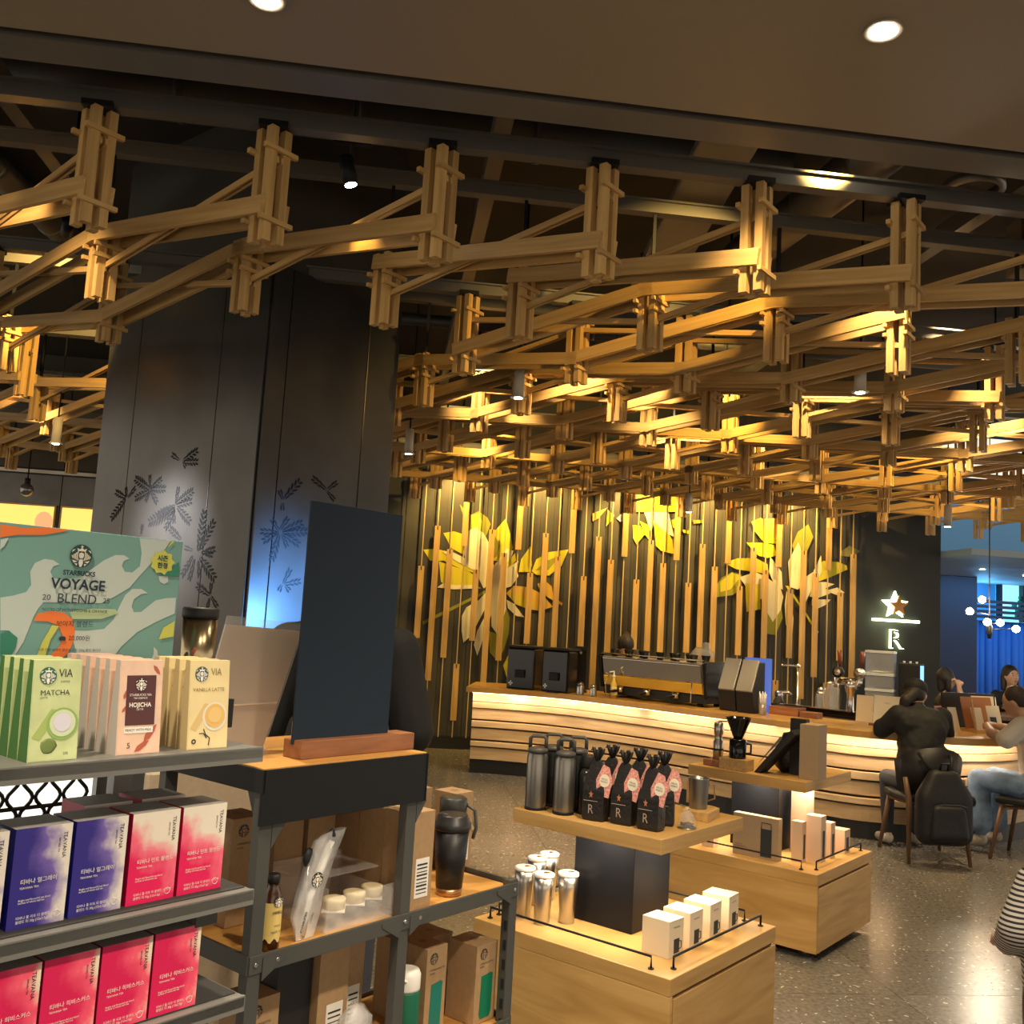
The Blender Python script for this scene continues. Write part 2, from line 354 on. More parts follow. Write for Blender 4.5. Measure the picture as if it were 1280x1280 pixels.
# ducts and flat boxes in the plenum
DUCT = mat('duct_metal', (.22, .205, .18), .38, .6, noise=.1, nscale=5)
DUCTD = mat('duct_dark', (.07, .066, .06), .5, .3)
def duct(name, label, p, q, r, m, rings=6):
    t = thing(name, label, 'duct', p); d = Vector(q) - Vector(p)
    MB().tube([(0, 0, 0), d], r, 20).build('pipe', m, t)
    for k in range(rings):
        c = d * ((k + .5) / rings); u = d.normalized() * .018
        MB().tube([c - u, c + u], r * 1.05, 20).build('ring', m, t)
duct('round_duct', 'thick dark round duct running along the soffit edge', (-3.4, 4.65, 4.06), (1.9, 4.65, 4.06), .13, DUCTD)
duct('round_duct', 'shiny round duct slanting away under the dark ceiling', (2.42, 3.7, 4.1), (2.05, 7.2, 4.1), .13, DUCT)
duct('round_duct', 'slim pale round duct at the far left under the ceiling', (-2.9, 4.0, 4.29), (-2.5, 9.4, 4.29), .10, DUCT)
duct('round_duct', 'thin dark pipe above the metal column', (-.2, 7.6, 3.95), (6.5, 7.4, 3.95), .05, DUCTD)
for nm, lb, c, d, rz in (('flat_duct', 'wide flat pale duct slanting behind the lattice posts', (1.40, 4.72, 3.74), (.27, 2.0, .05), R(-5)),
                         ('flat_duct', 'broad dull flat duct over the left lattice', (-.9, 3.6, 4.25), (2.4, .7, .2), R(2)),
                         ('flat_duct', 'square dark air handler box above the right lattice', (4.6, 4.9, 4.12), (1.8, 1.1, .35), R(-6))):
    t = thing(nm, lb, 'duct', c, rz)
    MB().box((0, 0, 0), d).build('body', mat('flat_duct_paint', (.20, .18, .15), .5, .1), t, bevel=.01)
    for s in (-1, 1): MB().box((0, s * d[1] * .3, 0), (d[0] + .02, .03, d[2] + .02)).build('flange', DUCTD, t)
t = thing('ceiling_ring', 'round pale ring fitting under the dark ceiling', 'ceiling fitting', (2.62, 4.1, 3.75))
MB().lathe([(.11, 0), (.14, 0), (.14, .04), (.11, .04), (.11, 0)], n=28, cap=False).build('ring', DUCT, t)
MB().lathe([(.02, .04), (.02, .65)], n=8).build('stem', DUCTD, t)

# ================================================================== LATTICE
AZ = dict(top=3.40, bot=2.95, pl=3.085, sl=3.265); BZ = dict(top=3.275, bot=2.93, pl=3.225, sl=3.075)
def site(i, j): return (-1.213 + .643 * i - .845 * j, 3.603 + .847 * j)
COLC = (-.744, 5.084); CA = R(44); ca, sa = math.cos(CA), math.sin(CA)
def blocked(x, y):
    dx, dy = x - COLC[0], y - COLC[1]; u, v = dx * ca + dy * sa, -dx * sa + dy * ca
    return -.30 < u < 1.25 and -.25 < v < 2.0
def px(x, y, z=3.2):
    q = cam.matrix_world.inverted() @ Vector((x, y, z)); return 640 + 1200 * q.x / -q.z
bat = {}
for k, zz in (('A', AZ), ('B', BZ)):
    h = zz['top'] - zz['bot']; bat[k] = MB().b2(-h / 2, h / 2, -.0165, .0165, -.0165, .0165).mesh('batten', LATT)
peg = MB().b2(-.075, .075, -.009, .009, -.009, .009).mesh('peg', LATT)
capm = MB().b2(-.055, .055, -.055, .055, 0, .022).mesh('cap', BLACKM)
def far_post(zz):
    b = MB(); h = zz['top'] - zz['bot']
    for a in (-1, 1):
        for c in (-1, 1): b.b2(-h / 2, h / 2, a * .031 - .0165, a * .031 + .0165, c * .031 - .0165, c * .031 + .0165)
    return b.mesh('post', LATT)
fpm = {'A': far_post(AZ), 'B': far_post(BZ)}
dz = AZ['pl'] - BZ['pl']; LU = math.hypot(.845, .847)
Lp = math.hypot(LU, dz); Ls = math.hypot(LU, AZ['sl'] - BZ['sl'])
plk = MB().b2(-Lp / 2 - .04, Lp / 2 + .04, -.010, .010, -.034, .034).mesh('plank', LATT)
slt = MB().b2(-Ls / 2 - .05, Ls / 2 + .05, -.0045, .0045, -.013, .013).mesh('slat', LATT)
VERT = Matrix.Rotation(R(-90), 4, 'Y'); D45 = Matrix.Rotation(R(135), 4, 'Z')
U = Vector((-.845, .847, 0)).normalized(); N = Vector((U.y, -U.x, 0))
def along(p, q):
    d = (q - p).normalized(); s = d.cross(Vector((0, 0, 1))).normalized(); u = s.cross(d)
    return Matrix.Translation((p + q) / 2) @ Matrix((d, -s, u)).transposed().to_4x4()
npost = 0
for i in range(-2, 30):
    vis = []
    for j in range(10):
        x, y = site(i, j)
        if -190 < px(x, y) < 1480 and not blocked(x, y) and x > -6.5: vis.append(j)
    if not vis: continue
    x0, y0 = site(i, vis[0])
    t = thing('lattice_truss', 'pale wooden truss of slotted posts, planks and thin slats hung under the steel beams', 'lattice truss', (x0, y0, 0), 0, 'parallel wooden trusses of the ceiling lattice')
    for j in vis:
        x, y = site(i, j); npost += 1; A = j % 2 == 0; zz = AZ if A else BZ; k = 'A' if A else 'B'
        mid = (zz['top'] + zz['bot']) / 2; base = Matrix.Translation((x - x0, y - y0, 0))
        if j <= 3:
            po = link('post', capm if A else MB().b2(-.045, .045, -.045, .045, 0, .008).mesh('cap', BLACKM), t, base @ Matrix.Translation((0, 0, zz['top'] - (0 if A else .02))))
            for a in (-1, 1):
                for c in (-1, 1):
                    link('batten', bat[k], po, Matrix.Translation((0, 0, mid - zz['top'] + (0 if A else .02))) @ D45 @ Matrix.Translation((a * .031, c * .031, 0)) @ VERT)
            for hz in (zz['pl'] + .055 * (-1 if A else -1), zz['sl'] + .045):
                for a in (-1, 1):
                    link('peg', peg, po, Matrix.Translation((0, 0, hz - zz['top'] + (0 if A else .02))) @ D45 @ Matrix.Rotation(R(90), 4, 'Z') @ Matrix.Translation((0, a * .050, 0)))
        else:
            link('post', fpm[k], t, base @ Matrix.Translation((0, 0, mid)) @ D45 @ VERT)
        if not A: MB().b2(-.008, .008, -.008, .008, zz['top'], 3.62).build('hanger_rod', BLACKM, t, loc=(x - x0, y - y0, 0))
        if j < 9:
            x1, y1 = site(i, j + 1)
            if not blocked(x1, y1) and not blocked((x + x1) / 2, (y + y1) / 2):
                nz_ = BZ if A else AZ
                p, q = Vector((x - x0, y - y0, 0)), Vector((x1 - x0, y1 - y0, 0))
                for s in (-1, 1):
                    o = N * s * .056
                    link('plank', plk, t, along(p + o + Vector((0, 0, zz['pl'])), q + o + Vector((0, 0, nz_['pl']))))
                    o = N * s * .0105
                    link('slat', slt, t, along(p + o * 1.0 + Vector((0, 0, zz['sl'])), q + o + Vector((0, 0, nz_['sl']))))
print('POSTS', npost)

# white tube downlights hanging through the lattice
TUBE = mat('tube_white', (.55, .50, .40), .5)
for x, y, zb, lab in ((.70, 5.9, 2.98, 'white tube downlight hanging beside the metal column'), (-2.62, 7.6, 2.72, 'white tube downlight left of the metal column'),
                      (2.62, 5.2, 3.02, 'white tube downlight over the further display table'), (5.0, 8.2, 2.66, 'white tube downlight above the seats at the bar'), (.05, 7.6, 2.85, 'white tube downlight close behind the metal column'),
                      (3.05, 9.8, 2.82, 'white tube downlight in front of the mural over the espresso machine')):
    t = thing('tube_downlight', lab, 'lamp', (x, y, zb))
    MB().lathe([(.034, 0), (.034, .20), (.02, .205)], n=18).build('housing', TUBE, t)
    MB().lathe([(.05, 0), (.05, .006), (.034, .008)], n=18).build('rim', TUBE, t)
    MB().lathe([(.006, .2), (.006, 4.39 - zb)], n=8).build('stem', BLACKM, t)
    MB().lathe([(.026, -.002), (.026, .001)], n=14).build('bulb', LAMPW, t)
    spot((x, y, zb - .01), (x, y, 0), 28, 80, .7, WARM, .03)
# track heads aimed at lattice and walls: black can on a stalk with glowing lens
def track_head(loc, tgt, power, deg, lab, color=AMBER):
    t = thing('track_spotlight', lab, 'lamp', loc)
    d = (Vector(tgt) - Vector(loc)).normalized()
    MB().tube([-d * .10, d * .02], .032, 14).build('can', BLACKM, t)
    MB().tube([d * .021, d * .024], .025, 14).build('lens', LAMPW, t)
    MB().tube([(0, 0, 0), (0, 0, 4.4 - loc[2])], .008, 6).build('stalk', BLACKM, t)
    MB().box((0, 0, .17), (.16, .03, .025)).build('track_clip', BLACKM, t)
    spot(Vector(loc) + d * .04, tgt, power, deg, .5, color, .03)
HEADS = [((-.30, 3.95, 3.40), (.2, 4.0, 1.5), 10, 40, 'black track spotlight under the second steel beam over the shop floor'),
 ((1.75, 3.35, 3.62), (1.2, 4.75, 3.1), 70, 50, 'black track spotlight lighting the bright yellow lattice posts'),
 ((.7, 11.28, 3.5), (.9, 11.8, 2.2), 55, 120, 'black track spotlight aimed at the left painted blossom'),
 ((2.9, 11.28, 3.5), (3.1, 11.8, 2.3), 65, 120, 'black track spotlight aimed at the middle painted blossom'),
 ((4.9, 11.28, 3.5), (5.0, 11.8, 2.2), 55, 120, 'black track spotlight aimed at the right painted blossom'),
 ((2.2, 6.3, 3.66), (2.6, 8.2, 3.0), 60, 80, 'black track spotlight above the middle of the lattice'),
 ((4.6, 6.9, 3.66), (4.0, 9.2, 3.0), 70, 80, 'black track spotlight above the lattice over the bar'),
 ((-2.0, 5.6, 3.66), (-2.7, 7.4, 3.0), 60, 80, 'black track spotlight above the left lattice'),
 ((6.2, 8.6, 3.66), (5.4, 10.2, 3.0), 60, 80, 'black track spotlight above the lattice beside the blue hall'),
 ((.6, 8.1, 3.66), (1.2, 10.2, 3.0), 60, 80, 'black track spotlight above the lattice near the mural')]
for h in HEADS: track_head(*h)
# recessed soffit downlights
for x, y, lab in ((1.257, 2.395, 'bright recessed downlight in the dark soffit above the display tables'), (-.47, 2.62, 'recessed downlight in the soffit above the gift rack')):
    t = thing('recessed_downlight', lab, 'lamp', (x, y, 3.3))
    MB().lathe([(.055, -.006), (.055, .0), (.04, .0), (.04, -.006), (.055, -.006)], n=24, cap=False).build('rim', SOFF, t)
    MB().lathe([(.036, -.004), (.036, -.002)], n=20).build('lens', mat('lens_glow', (1, .95, .85), .5, emit=(1, .93, .8), es=60), t)
# mirrored ball lamp hanging at the left wall
t = thing('hanging_ball_lamp', 'small glass ball lamp on a dark cord by the grey panel wall', 'lamp', (-4.15, 11.3, 2.72))
MB().lathe([(.008, .12), (.008, 1.6)], n=6).build('cord', BLACKM, t); MB().lathe([(.03, .06), (.03, .13)], n=12).build('socket', BLACKM, t)
MB().ball((0, 0, 0), .075, 16).build('globe', mat('smoke_glass', (.25, .25, .25), .08, .6), t)

# ================================================================== COLUMN
PATM = mat('patina_steel', (.052, .049, .045), .32, .5, noise=.25, nscale=2.2)
ct = thing('column', 'massive column clad in dark patinated metal sheets with cut leaf sprays', 'column', (COLC[0], COLC[1], 0), CA)
WA, WB_ = .95, 1.67
MB().b2(.02, WA - .02, .02, WB_ - .02, 0, 4.4).build('core', mat('column_core', (.045, .040, .032), .7), ct)
def sheet(x0, x1, y0, y1, z0, z1): MB().b2(x0, x1, y0, y1, z0, z1).build('metal_sheet', PATM, ct, bevel=.003)
for a0, a1 in ((.012, .13), (.135, .70), (.705, WA)): sheet(a0, a1, 0, .018, .02, 3.42)
for b0, b1 in ((.02, .42), (.425, 1.29), (1.295, WB_)): sheet(0, .018, b0, b1, .02, 3.42)
sheet(WA - .018, WA, .02, WB_, .02, 3.42); sheet(.02, WA, WB_ - .018, WB_, .02, 3.42)
SLOT = mat('cut_slot', (.004, .004, .004), .9)
def leaf_poly(b, u0, z0, u1, z1, put):
    """slits left and right of a midrib, from rib to leaf margin"""
    d = Vector((u1 - u0, z1 - z0)); L = d.length; d.normalize(); n = Vector((-d.y, d.x)); W = max(.026, L * .30); o = Vector((u0, z0))
    k = max(3, int(L / .026))
    for i in range(k):
        t0 = (i + .05) / k; wd = W * (math.sin(math.pi * min(1, .12 + .80 * t0)) ** .8) * .95
        for s in (-1, 1):
            p0 = o + d * L * t0 + n * s * .003; p1 = o + d * L * (t0 + .62 / k) + n * s * .003; tip = o + d * L * min(1.02, t0 + 1.35 / k) + n * s * wd * .62
            m0 = p0.lerp(tip, .55) + n * s * .004 - d * .002; m1 = p1.lerp(tip, .6) - n * s * .002 + d * .003
            put(b, [(p.x, p.y) for p in (p0, m0, tip, m1, p1)])
POSTER=[('pale',[(-0.369,1.586),(-0.35,1.59),(-0.33,1.597),(-0.323,1.609),(-0.327,1.63),(-0.321,1.645),(-0.306,1.653),(-0.291,1.652),(-0.28,1.646),(-0.29,1.642),(-0.294,1.633),(-0.289,1.623),(-0.276,1.621),(-0.242,1.627),(-0.223,1.643),(-0.204,1.659),(-0.184,1.67),(-0.168,1.671),(-0.157,1.666),(-0.167,1.661),(-0.17,1.652),(-0.163,1.642),(-0.149,1.642),(-0.136,1.654),(-0.135,1.678),(-0.142,1.704),(-0.08,1.705),(-0.089,1.69),(-0.112,1.664),(-0.137,1.634),(-0.151,1.615),(-0.177,1.598),(-0.201,1.585),(-0.237,1.584),(-0.3,1.582),(-0.308,1.57),(-0.314,1.556),(-0.319,1.537),(-0.325,1.516),(-0.337,1.494),(-0.342,1.493),(-0.336,1.509),(-0.335,1.523),(-0.35,1.534),(-0.363,1.534)]),
('pale',[(-0.17,1.491),(-0.156,1.511),(-0.129,1.537),(-0.095,1.556),(-0.058,1.573),(-0.058,1.602),(-0.079,1.6),(-0.099,1.595),(-0.112,1.584),(-0.125,1.573),(-0.139,1.572),(-0.144,1.582),(-0.141,1.595),(-0.128,1.605),(-0.115,1.607),(-0.129,1.614),(-0.146,1.613),(-0.158,1.602),(-0.167,1.581),(-0.175,1.558),(-0.191,1.541),(-0.222,1.537),(-0.242,1.537),(-0.242,1.517),(-0.232,1.491)]),
('pale',[(-0.098,1.639),(-0.079,1.64),(-0.077,1.63),(-0.085,1.625),(-0.094,1.629)]),
('pale',[(-0.094,1.512),(-0.086,1.505),(-0.082,1.49),(-0.096,1.489),(-0.093,1.499)]),
('orange',[(-0.382,1.702),(-0.344,1.7),(-0.314,1.706),(-0.269,1.707),(-0.284,1.7),(-0.312,1.692),(-0.354,1.688),(-0.38,1.681)]),
('pale',[(-0.379,1.678),(-0.367,1.682),(-0.372,1.668),(-0.378,1.662)]),
('orange',[(-0.313,1.551),(-0.308,1.563),(-0.287,1.568),(-0.265,1.567),(-0.249,1.556),(-0.242,1.537),(-0.244,1.515),(-0.254,1.491),(-0.285,1.49),(-0.264,1.512),(-0.263,1.529),(-0.272,1.545),(-0.29,1.551)]),
('lime',[(-0.302,1.493),(-0.295,1.517),(-0.282,1.545),(-0.27,1.544),(-0.282,1.521),(-0.288,1.493)]),
('lime2',[(-0.255,1.568),(-0.216,1.575),(-0.174,1.576),(-0.168,1.569),(-0.198,1.558),(-0.249,1.556)]),
('dgreen',[(-0.363,1.529),(-0.35,1.534),(-0.336,1.523),(-0.337,1.507),(-0.343,1.493),(-0.359,1.493)]),
('dgreen',[(-0.259,1.491),(-0.248,1.501),(-0.232,1.491)]),
('lime',[(-0.086,1.525),(-0.079,1.546),(-0.057,1.56),(-0.057,1.531)]),
('dgreen',[(-0.098,1.64),(-0.076,1.651),(-0.06,1.668),(-0.056,1.642)]),
('lime',[(-0.086,1.693),(-0.079,1.705),(-0.073,1.705),(-0.081,1.696)]),
('lime',[(-0.068,1.666),(-0.074,1.66),(-0.073,1.651),(-0.082,1.649),(-0.087,1.642),(-0.095,1.646),(-0.104,1.644),(-0.108,1.651),(-0.116,1.655),(-0.113,1.663),(-0.118,1.67),(-0.11,1.675),(-0.108,1.683),(-0.099,1.682),(-0.092,1.687),(-0.085,1.681),(-0.076,1.681),(-0.075,1.672)])]
MURAL=[('G',[(0.39,1.5),(1.13,1.92),(1.13,1.88),(0.4,1.46)]),
('Y',[(0.34,2.37),(0.48,2.39),(0.71,2.36),(0.93,2.27),(1,2.12),(0.8,2.17),(0.6,2.25),(0.43,2.24)]),
('Y',[(0.57,2.59),(0.7,2.62),(0.82,2.59),(0.93,2.39),(0.97,2.24),(0.84,2.34),(0.68,2.41),(0.61,2.53)]),
('Y',[(0.54,2.24),(0.72,2.19),(0.91,2.14),(1.04,2.06),(0.97,1.93),(0.74,1.91),(0.58,1.99)]),
('W',[(0.54,1.92),(0.61,1.98),(0.74,1.96),(1.01,1.98),(1.08,1.94),(0.74,1.91)]),
('G',[(0.75,2.96),(0.8,2.91),(0.9,2.84),(0.99,2.89),(1.1,2.82),(1.15,2.74),(1.11,2.62),(1.05,2.46),(0.93,2.52),(0.85,2.68)]),
('Y',[(0.9,2.83),(0.99,2.86),(1.04,2.77),(1.01,2.57),(0.93,2.61)]),
('W',[(0.82,2.6),(0.96,2.69),(1.07,2.62),(1.16,2.47),(1.18,2.01),(1.11,1.94),(0.99,2.15),(0.88,2.2),(0.84,2.37)]),
('W',[(0.56,2.37),(0.71,2.36),(0.92,2.27),(0.97,2.18),(0.78,2.24)]),
('Y',[(1.19,2.64),(1.33,2.82),(1.4,2.63),(1.44,2.46),(1.34,2.3),(1.21,2.29)]),
('G',[(1.19,2.63),(1.28,2.48),(1.25,2.35),(1.21,2.32)]),
('W',[(1.11,2.44),(1.22,2.23),(1.36,2.45),(1.45,2.43),(1.4,2.24),(1.23,1.95),(1.14,1.94)]),
('Y',[(1.37,2.27),(1.47,2.4),(1.49,2.31),(1.4,2.21)]),
('W',[(1.37,2.2),(1.52,2.31),(1.5,2.2),(1.53,2.12),(1.45,1.99),(1.26,1.92),(1.25,2.1)]),
('Y',[(1.53,2.17),(1.55,2.33),(1.66,2.5),(1.69,2.26),(1.66,2.18)]),
('Y',[(1.69,2.19),(1.74,2.34),(1.89,2.44),(2.14,2.49),(2.06,2.28),(1.91,2.15),(1.75,2.15)]),
('G',[(1.73,2.2),(1.87,2.33),(2.05,2.42),(1.9,2.22)]),
('O',[(1.39,1.9),(1.48,2),(1.67,1.99),(1.83,1.92),(1.98,1.77),(1.84,1.71),(1.68,1.72),(1.52,1.77)]),
('Y',[(1.41,1.9),(1.52,1.9),(1.77,1.78),(1.68,1.73),(1.52,1.78)]),
('O',[(1.77,2.04),(1.87,2.08),(1.95,2.02),(1.98,1.89),(2.1,1.82),(2.09,1.79),(1.91,1.88),(1.81,1.95)]),
('W',[(1.14,1.9),(1.06,1.8),(0.91,1.7),(0.86,1.59),(0.87,1.41),(0.9,1.27),(0.99,1.36),(1.07,1.54),(1.17,1.76)]),
('G',[(1.4,1.73),(1.45,1.61),(1.45,1.41),(1.4,1.21),(1.33,1.07),(1.23,1.17),(1.2,1.43),(1.3,1.4)]),
('W',[(1.14,1.88),(1.27,1.89),(1.27,1.77),(1.17,1.47),(1.12,1.26),(1.08,1.12),(1.03,1.25),(1.06,1.42),(1.16,1.64)]),
('W',[(1.2,2.01),(1.38,2.02),(1.4,1.71),(1.31,1.39),(1.23,1.49)]),
('W',[(1.4,1.82),(1.49,1.78),(1.63,1.62),(1.53,1.63),(1.42,1.72)]),
('O',[(2.42,2.96),(2.61,3.05),(2.5,2.91),(2.43,2.86)]),
('Y',[(2.61,3.02),(2.7,2.96),(2.67,2.89),(2.6,2.81)]),
('W',[(2.73,2.92),(2.84,3.04),(2.85,2.91),(2.78,2.88)]),
('Y',[(2.94,2.85),(3.04,2.85),(3.1,2.74),(3,2.61),(2.95,2.69)]),
('Y',[(3.03,2.91),(3.15,2.86),(3.17,2.67),(3.09,2.75)]),
('Y',[(3.21,2.92),(3.36,2.84),(3.46,2.7),(3.49,2.52),(3.32,2.55),(3.25,2.61)]),
('W',[(3.03,3.16),(3.36,3.18),(3.48,2.74),(3.39,2.77),(3.22,2.91),(3.18,2.77)]),
('Y',[(3.44,2.95),(3.51,2.98),(3.52,2.82),(3.46,2.86)]),
('Y',[(3.59,2.84),(3.67,2.83),(3.67,2.79),(3.6,2.8)]),
('G',[(3.72,2.97),(3.85,2.98),(3.85,2.94),(3.73,2.92)]),
('Y',[(2.98,3.23),(3.13,3.32),(3.34,3.36),(3.52,3.27),(3.53,3.06),(2.98,3.02)]),
('Y',[(4.49,3),(4.61,3.06),(4.74,3),(4.81,2.83),(4.83,2.74),(4.67,2.74),(4.54,2.88)]),
('O',[(4.59,3.04),(4.82,3.07),(4.89,2.93),(4.85,2.77),(4.75,2.86)]),
('Y',[(4.43,2.73),(4.68,2.74),(4.8,2.72),(4.84,2.59),(4.72,2.55),(4.6,2.57),(4.5,2.65)]),
('Y',[(4.14,2.45),(4.32,2.52),(4.56,2.54),(4.72,2.47),(4.74,2.34),(4.56,2.36),(4.31,2.38)]),
('G',[(4.01,2),(4.01,2.09),(4.12,2.26),(4.25,2.34),(4.38,2.32),(4.38,2.13),(4.27,2.05),(4.11,2.02)]),
('Y',[(4.1,2.21),(4.25,2.33),(4.38,2.3),(4.24,2.12),(4.11,2.08)]),
('W',[(4.35,2.28),(4.56,2.36),(4.7,2.31),(4.9,2.19),(4.84,2.09),(4.64,2.02),(4.45,2.16)]),
('Y',[(4.43,2.21),(4.63,2.21),(4.64,1.89),(4.46,1.85)]),
('G',[(4.72,1.99),(4.68,1.83),(4.72,1.59),(4.85,1.58),(4.94,1.8),(4.9,2)]),
('W',[(4.75,2.57),(4.91,2.38),(4.93,2.16),(4.83,2.19),(4.74,2.37)]),
('W',[(4.63,2.14),(4.9,2.17),(4.94,2.07),(4.91,1.9),(4.81,1.74),(4.69,1.92)]),
('W',[(4.98,2.15),(5.06,1.94),(5.08,1.8),(5.07,1.57),(4.98,1.72),(4.96,1.97)]),
('G',[(5.04,2.73),(5.11,2.91),(5.25,3.02),(5.32,2.86),(5.22,2.61),(5.13,2.48)]),
('W',[(4.99,2.52),(5.12,2.78),(5.22,2.53),(5.23,2.28),(5.13,2.17),(5.02,2.2)]),
('Y',[(5.33,2.43),(5.46,2.56),(5.66,2.56),(5.78,2.52),(5.79,2.47),(5.57,2.36),(5.4,2.29)]),
('W',[(5.13,2.27),(5.33,2.41),(5.43,2.63),(5.45,2.42),(5.33,2.22),(5.24,2.02),(5.17,2.11)]),
('W',[(5.33,2.28),(5.5,2.29),(5.62,2.27),(5.5,2.21),(5.57,2.15),(5.4,2.08),(5.29,2.09)]),
('W',[(5.5,2.18),(5.66,2.23),(5.76,2.17),(5.66,2.13)]),
('W',[(5.32,2.06),(5.57,2.07),(5.51,2),(5.41,1.95),(5.32,1.98)]),
('Y',[(4.96,2.21),(5,2.21),(5.24,1.89),(5.42,1.65),(5.4,1.62),(5.21,1.89)]),
('D',[(5.68,2.69),(5.81,2.78),(5.95,2.72),(5.87,2.63),(5.68,2.64)]),
('Y',[(1.4,1.02),(1.48,1.21),(1.51,0.91),(1.46,0.86)])]
LEAF_L=[(0.732,2.384,0.823,2.425),(0.701,2.382,0.56,2.433),(0.701,2.382,0.664,2.341),(0.692,2.373,0.549,2.365),(1.28,2.187,1.431,2.062),(1.28,2.187,1.411,2.229),(1.271,2.187,1.292,2.252),(1.263,2.186,1.18,2.247),(1.02,2.231,1.199,2.302),(1.02,2.231,1.036,2.317),(1.02,2.231,0.851,2.225),(1.019,2.227,0.924,2.144),(1.018,2.222,1.055,2.157),(1.018,2.222,1.176,2.179),(1.02,2.231,0.902,2.288),(0.733,2.125,0.91,2.069),(0.733,2.125,0.721,2.232),(0.735,2.134,0.567,2.205),(0.716,2.116,0.566,2.024),(0.73,2.108,1,2.032),(0.73,2.108,0.817,1.99),(0.725,2.125,0.572,2.146),(0.747,2.117,0.731,2.023),(1.068,1.957,1.064,2.024),(0.639,1.928,0.772,1.997),(0.467,1.861,0.44,2.092),(0.454,1.869,0.339,2.032),(0.437,1.853,0.308,1.877),(0.449,1.836,0.282,1.713),(0.46,1.82,0.43,1.722),(0.49,1.828,0.528,1.704),(0.508,1.844,0.605,1.727),(0.512,1.869,0.602,1.886),(0.438,1.861,0.324,1.845),(0.317,1.628,0.452,1.681),(0.317,1.628,0.314,1.696),(0.31,1.628,0.239,1.567),(0.316,1.62,0.333,1.556)]
LEAF_R=[(0.187,2.163,0.289,2.279),(0.18,2.156,0.153,2.207),(0.182,2.144,0.182,2.102),(0.473,2.252,0.364,2.306),(0.473,2.252,0.546,2.307),(0.474,2.246,0.536,2.203),(0.176,1.987,0.074,1.923),(0.176,1.987,0.118,2.046),(0.175,1.993,0.227,2.068),(0.19,1.988,0.327,2.052),(0.191,1.982,0.363,2.007),(0.199,1.977,0.317,1.928),(0.177,1.975,0.141,1.828),(0.169,1.98,0.054,1.974),(0.192,1.976,0.236,1.908),(0.226,1.709,0.27,1.796),(0.234,1.709,0.344,1.734),(0.219,1.708,0.205,1.671),(0.242,1.704,0.275,1.676)]

for q in LEAF_R:
    bb = MB(); leaf_poly(bb, *q, lambda b, p: b.plate(p, -.0015)); bb.build('leaf_cutout', SLOT, ct)
for q in LEAF_L:
    bb = MB(); leaf_poly(bb, *q, lambda b, p: b._add([(-.0015, y, z) for y, z in p], [list(range(len(p)))])); bb.build('leaf_cutout', SLOT, ct)
# blue light washing the right side of the column and white glow on the left, from two added spots without fixtures
spot((COLC[0] + .80, COLC[1] - .25, 1.45), (COLC[0] + .22, COLC[1] + .21, 1.66), 190, 62, 1, BLUE, .1)
spot((COLC[0] - 1.25, COLC[1] - .0, 2.25), (COLC[0] - .58, COLC[1] + .56, 1.95), 130, 56, 1, (.95, .95, 1), .1)

# ================================================================== MURAL AND HANGING BOARDS
MC = {'W': mat('mural_white', (.72, .68, .48), .7), 'Y': mat('mural_lime', (.58, .52, .03), .7), 'G': mat('mural_olive', (.26, .26, .03), .7), 'O': mat('mural_gold', (.66, .42, .07), .7), 'D': mat('mural_dim', (.16, .15, .05), .7)}
ml = MB()
for k, (c, pts) in enumerate(MURAL):
    MB().plate(pts, 11.779 - .0006 * k).build('petal', MC[c], wb)
sc_ = thing('hanging_board_screen', 'row of thin rods with staggered oak boards hung before the mural', 'wall screen', (.328, 11.70, 0))
rod = MB().b2(-.006, .006, .0, .012, .14, 3.6).mesh('rod', mat('rod_wood', (.50, .36, .17), .5))
for k in range(34):
    x = .1672 * k; s = k % 4
    link('rod', rod, sc_, loc=(x, .01, 0))
    for z0, z1 in (((1.30, 2.165),), ((.80, 2.666),), ((1.08, 2.39),), ((2.44, 3.3), (.343, 1.014)))[s]:
        MB().b2(-.036, .036, -.012, .012, z0, z1).build('board', SLATW, sc_, loc=(x, 0, 0), bevel=.002)
        MB().b2(-.006, .006, -.014, -.011, z1 - .05, z1).build('notch', BLACK, sc_, loc=(x, 0, 0))
# illuminated sign: star, bar and R
sg = thing('lit_wall_sign', 'copper star over a bar and letter R with white edge glow on black wall', 'sign', (6.47, 11.8, 0))
COP = mat('copper_face', (.30, .13, .045), .35, .6); HALO = mat('halo_glow', (.9, 1, .7), .5, emit=(.86, 1.0, .55), es=2.2)
def star(r, r2, cz): return [((r if k % 2 == 0 else r2) * math.sin(k * math.pi / 5), cz + (r if k % 2 == 0 else r2) * math.cos(k * math.pi / 5)) for k in range(10)]
MB().slab([(x - .02, z) for x, z in star(.185, .082, 2.05)], -.055, -.02).build('star_glow', HALO, sg)
MB().slab([(x + .015, z - .01) for x, z in star(.135, .058, 2.05)], -.085, -.05).build('star', COP, sg)
MB().b2(-.32, .32, -.05, -.02, 1.835, 1.868).build('bar_glow', HALO, sg); MB().b2(-.28, .30, -.06, -.045, 1.845, 1.856).build('bar', DARKM, sg)
text(sg, 'R', 0, 1.60, .34, HALO, -.03, name='letter_glow', wide=1.0, bold=.006, ext=.012); text(sg, 'R', .012, 1.60, .34, mat('letter_face', (.04, .05, .03), .5), -.046, name='letter', bold=-.003)
point((6.4, 11.6, 1.85), 1.2, (.85, 1, .6), .15)

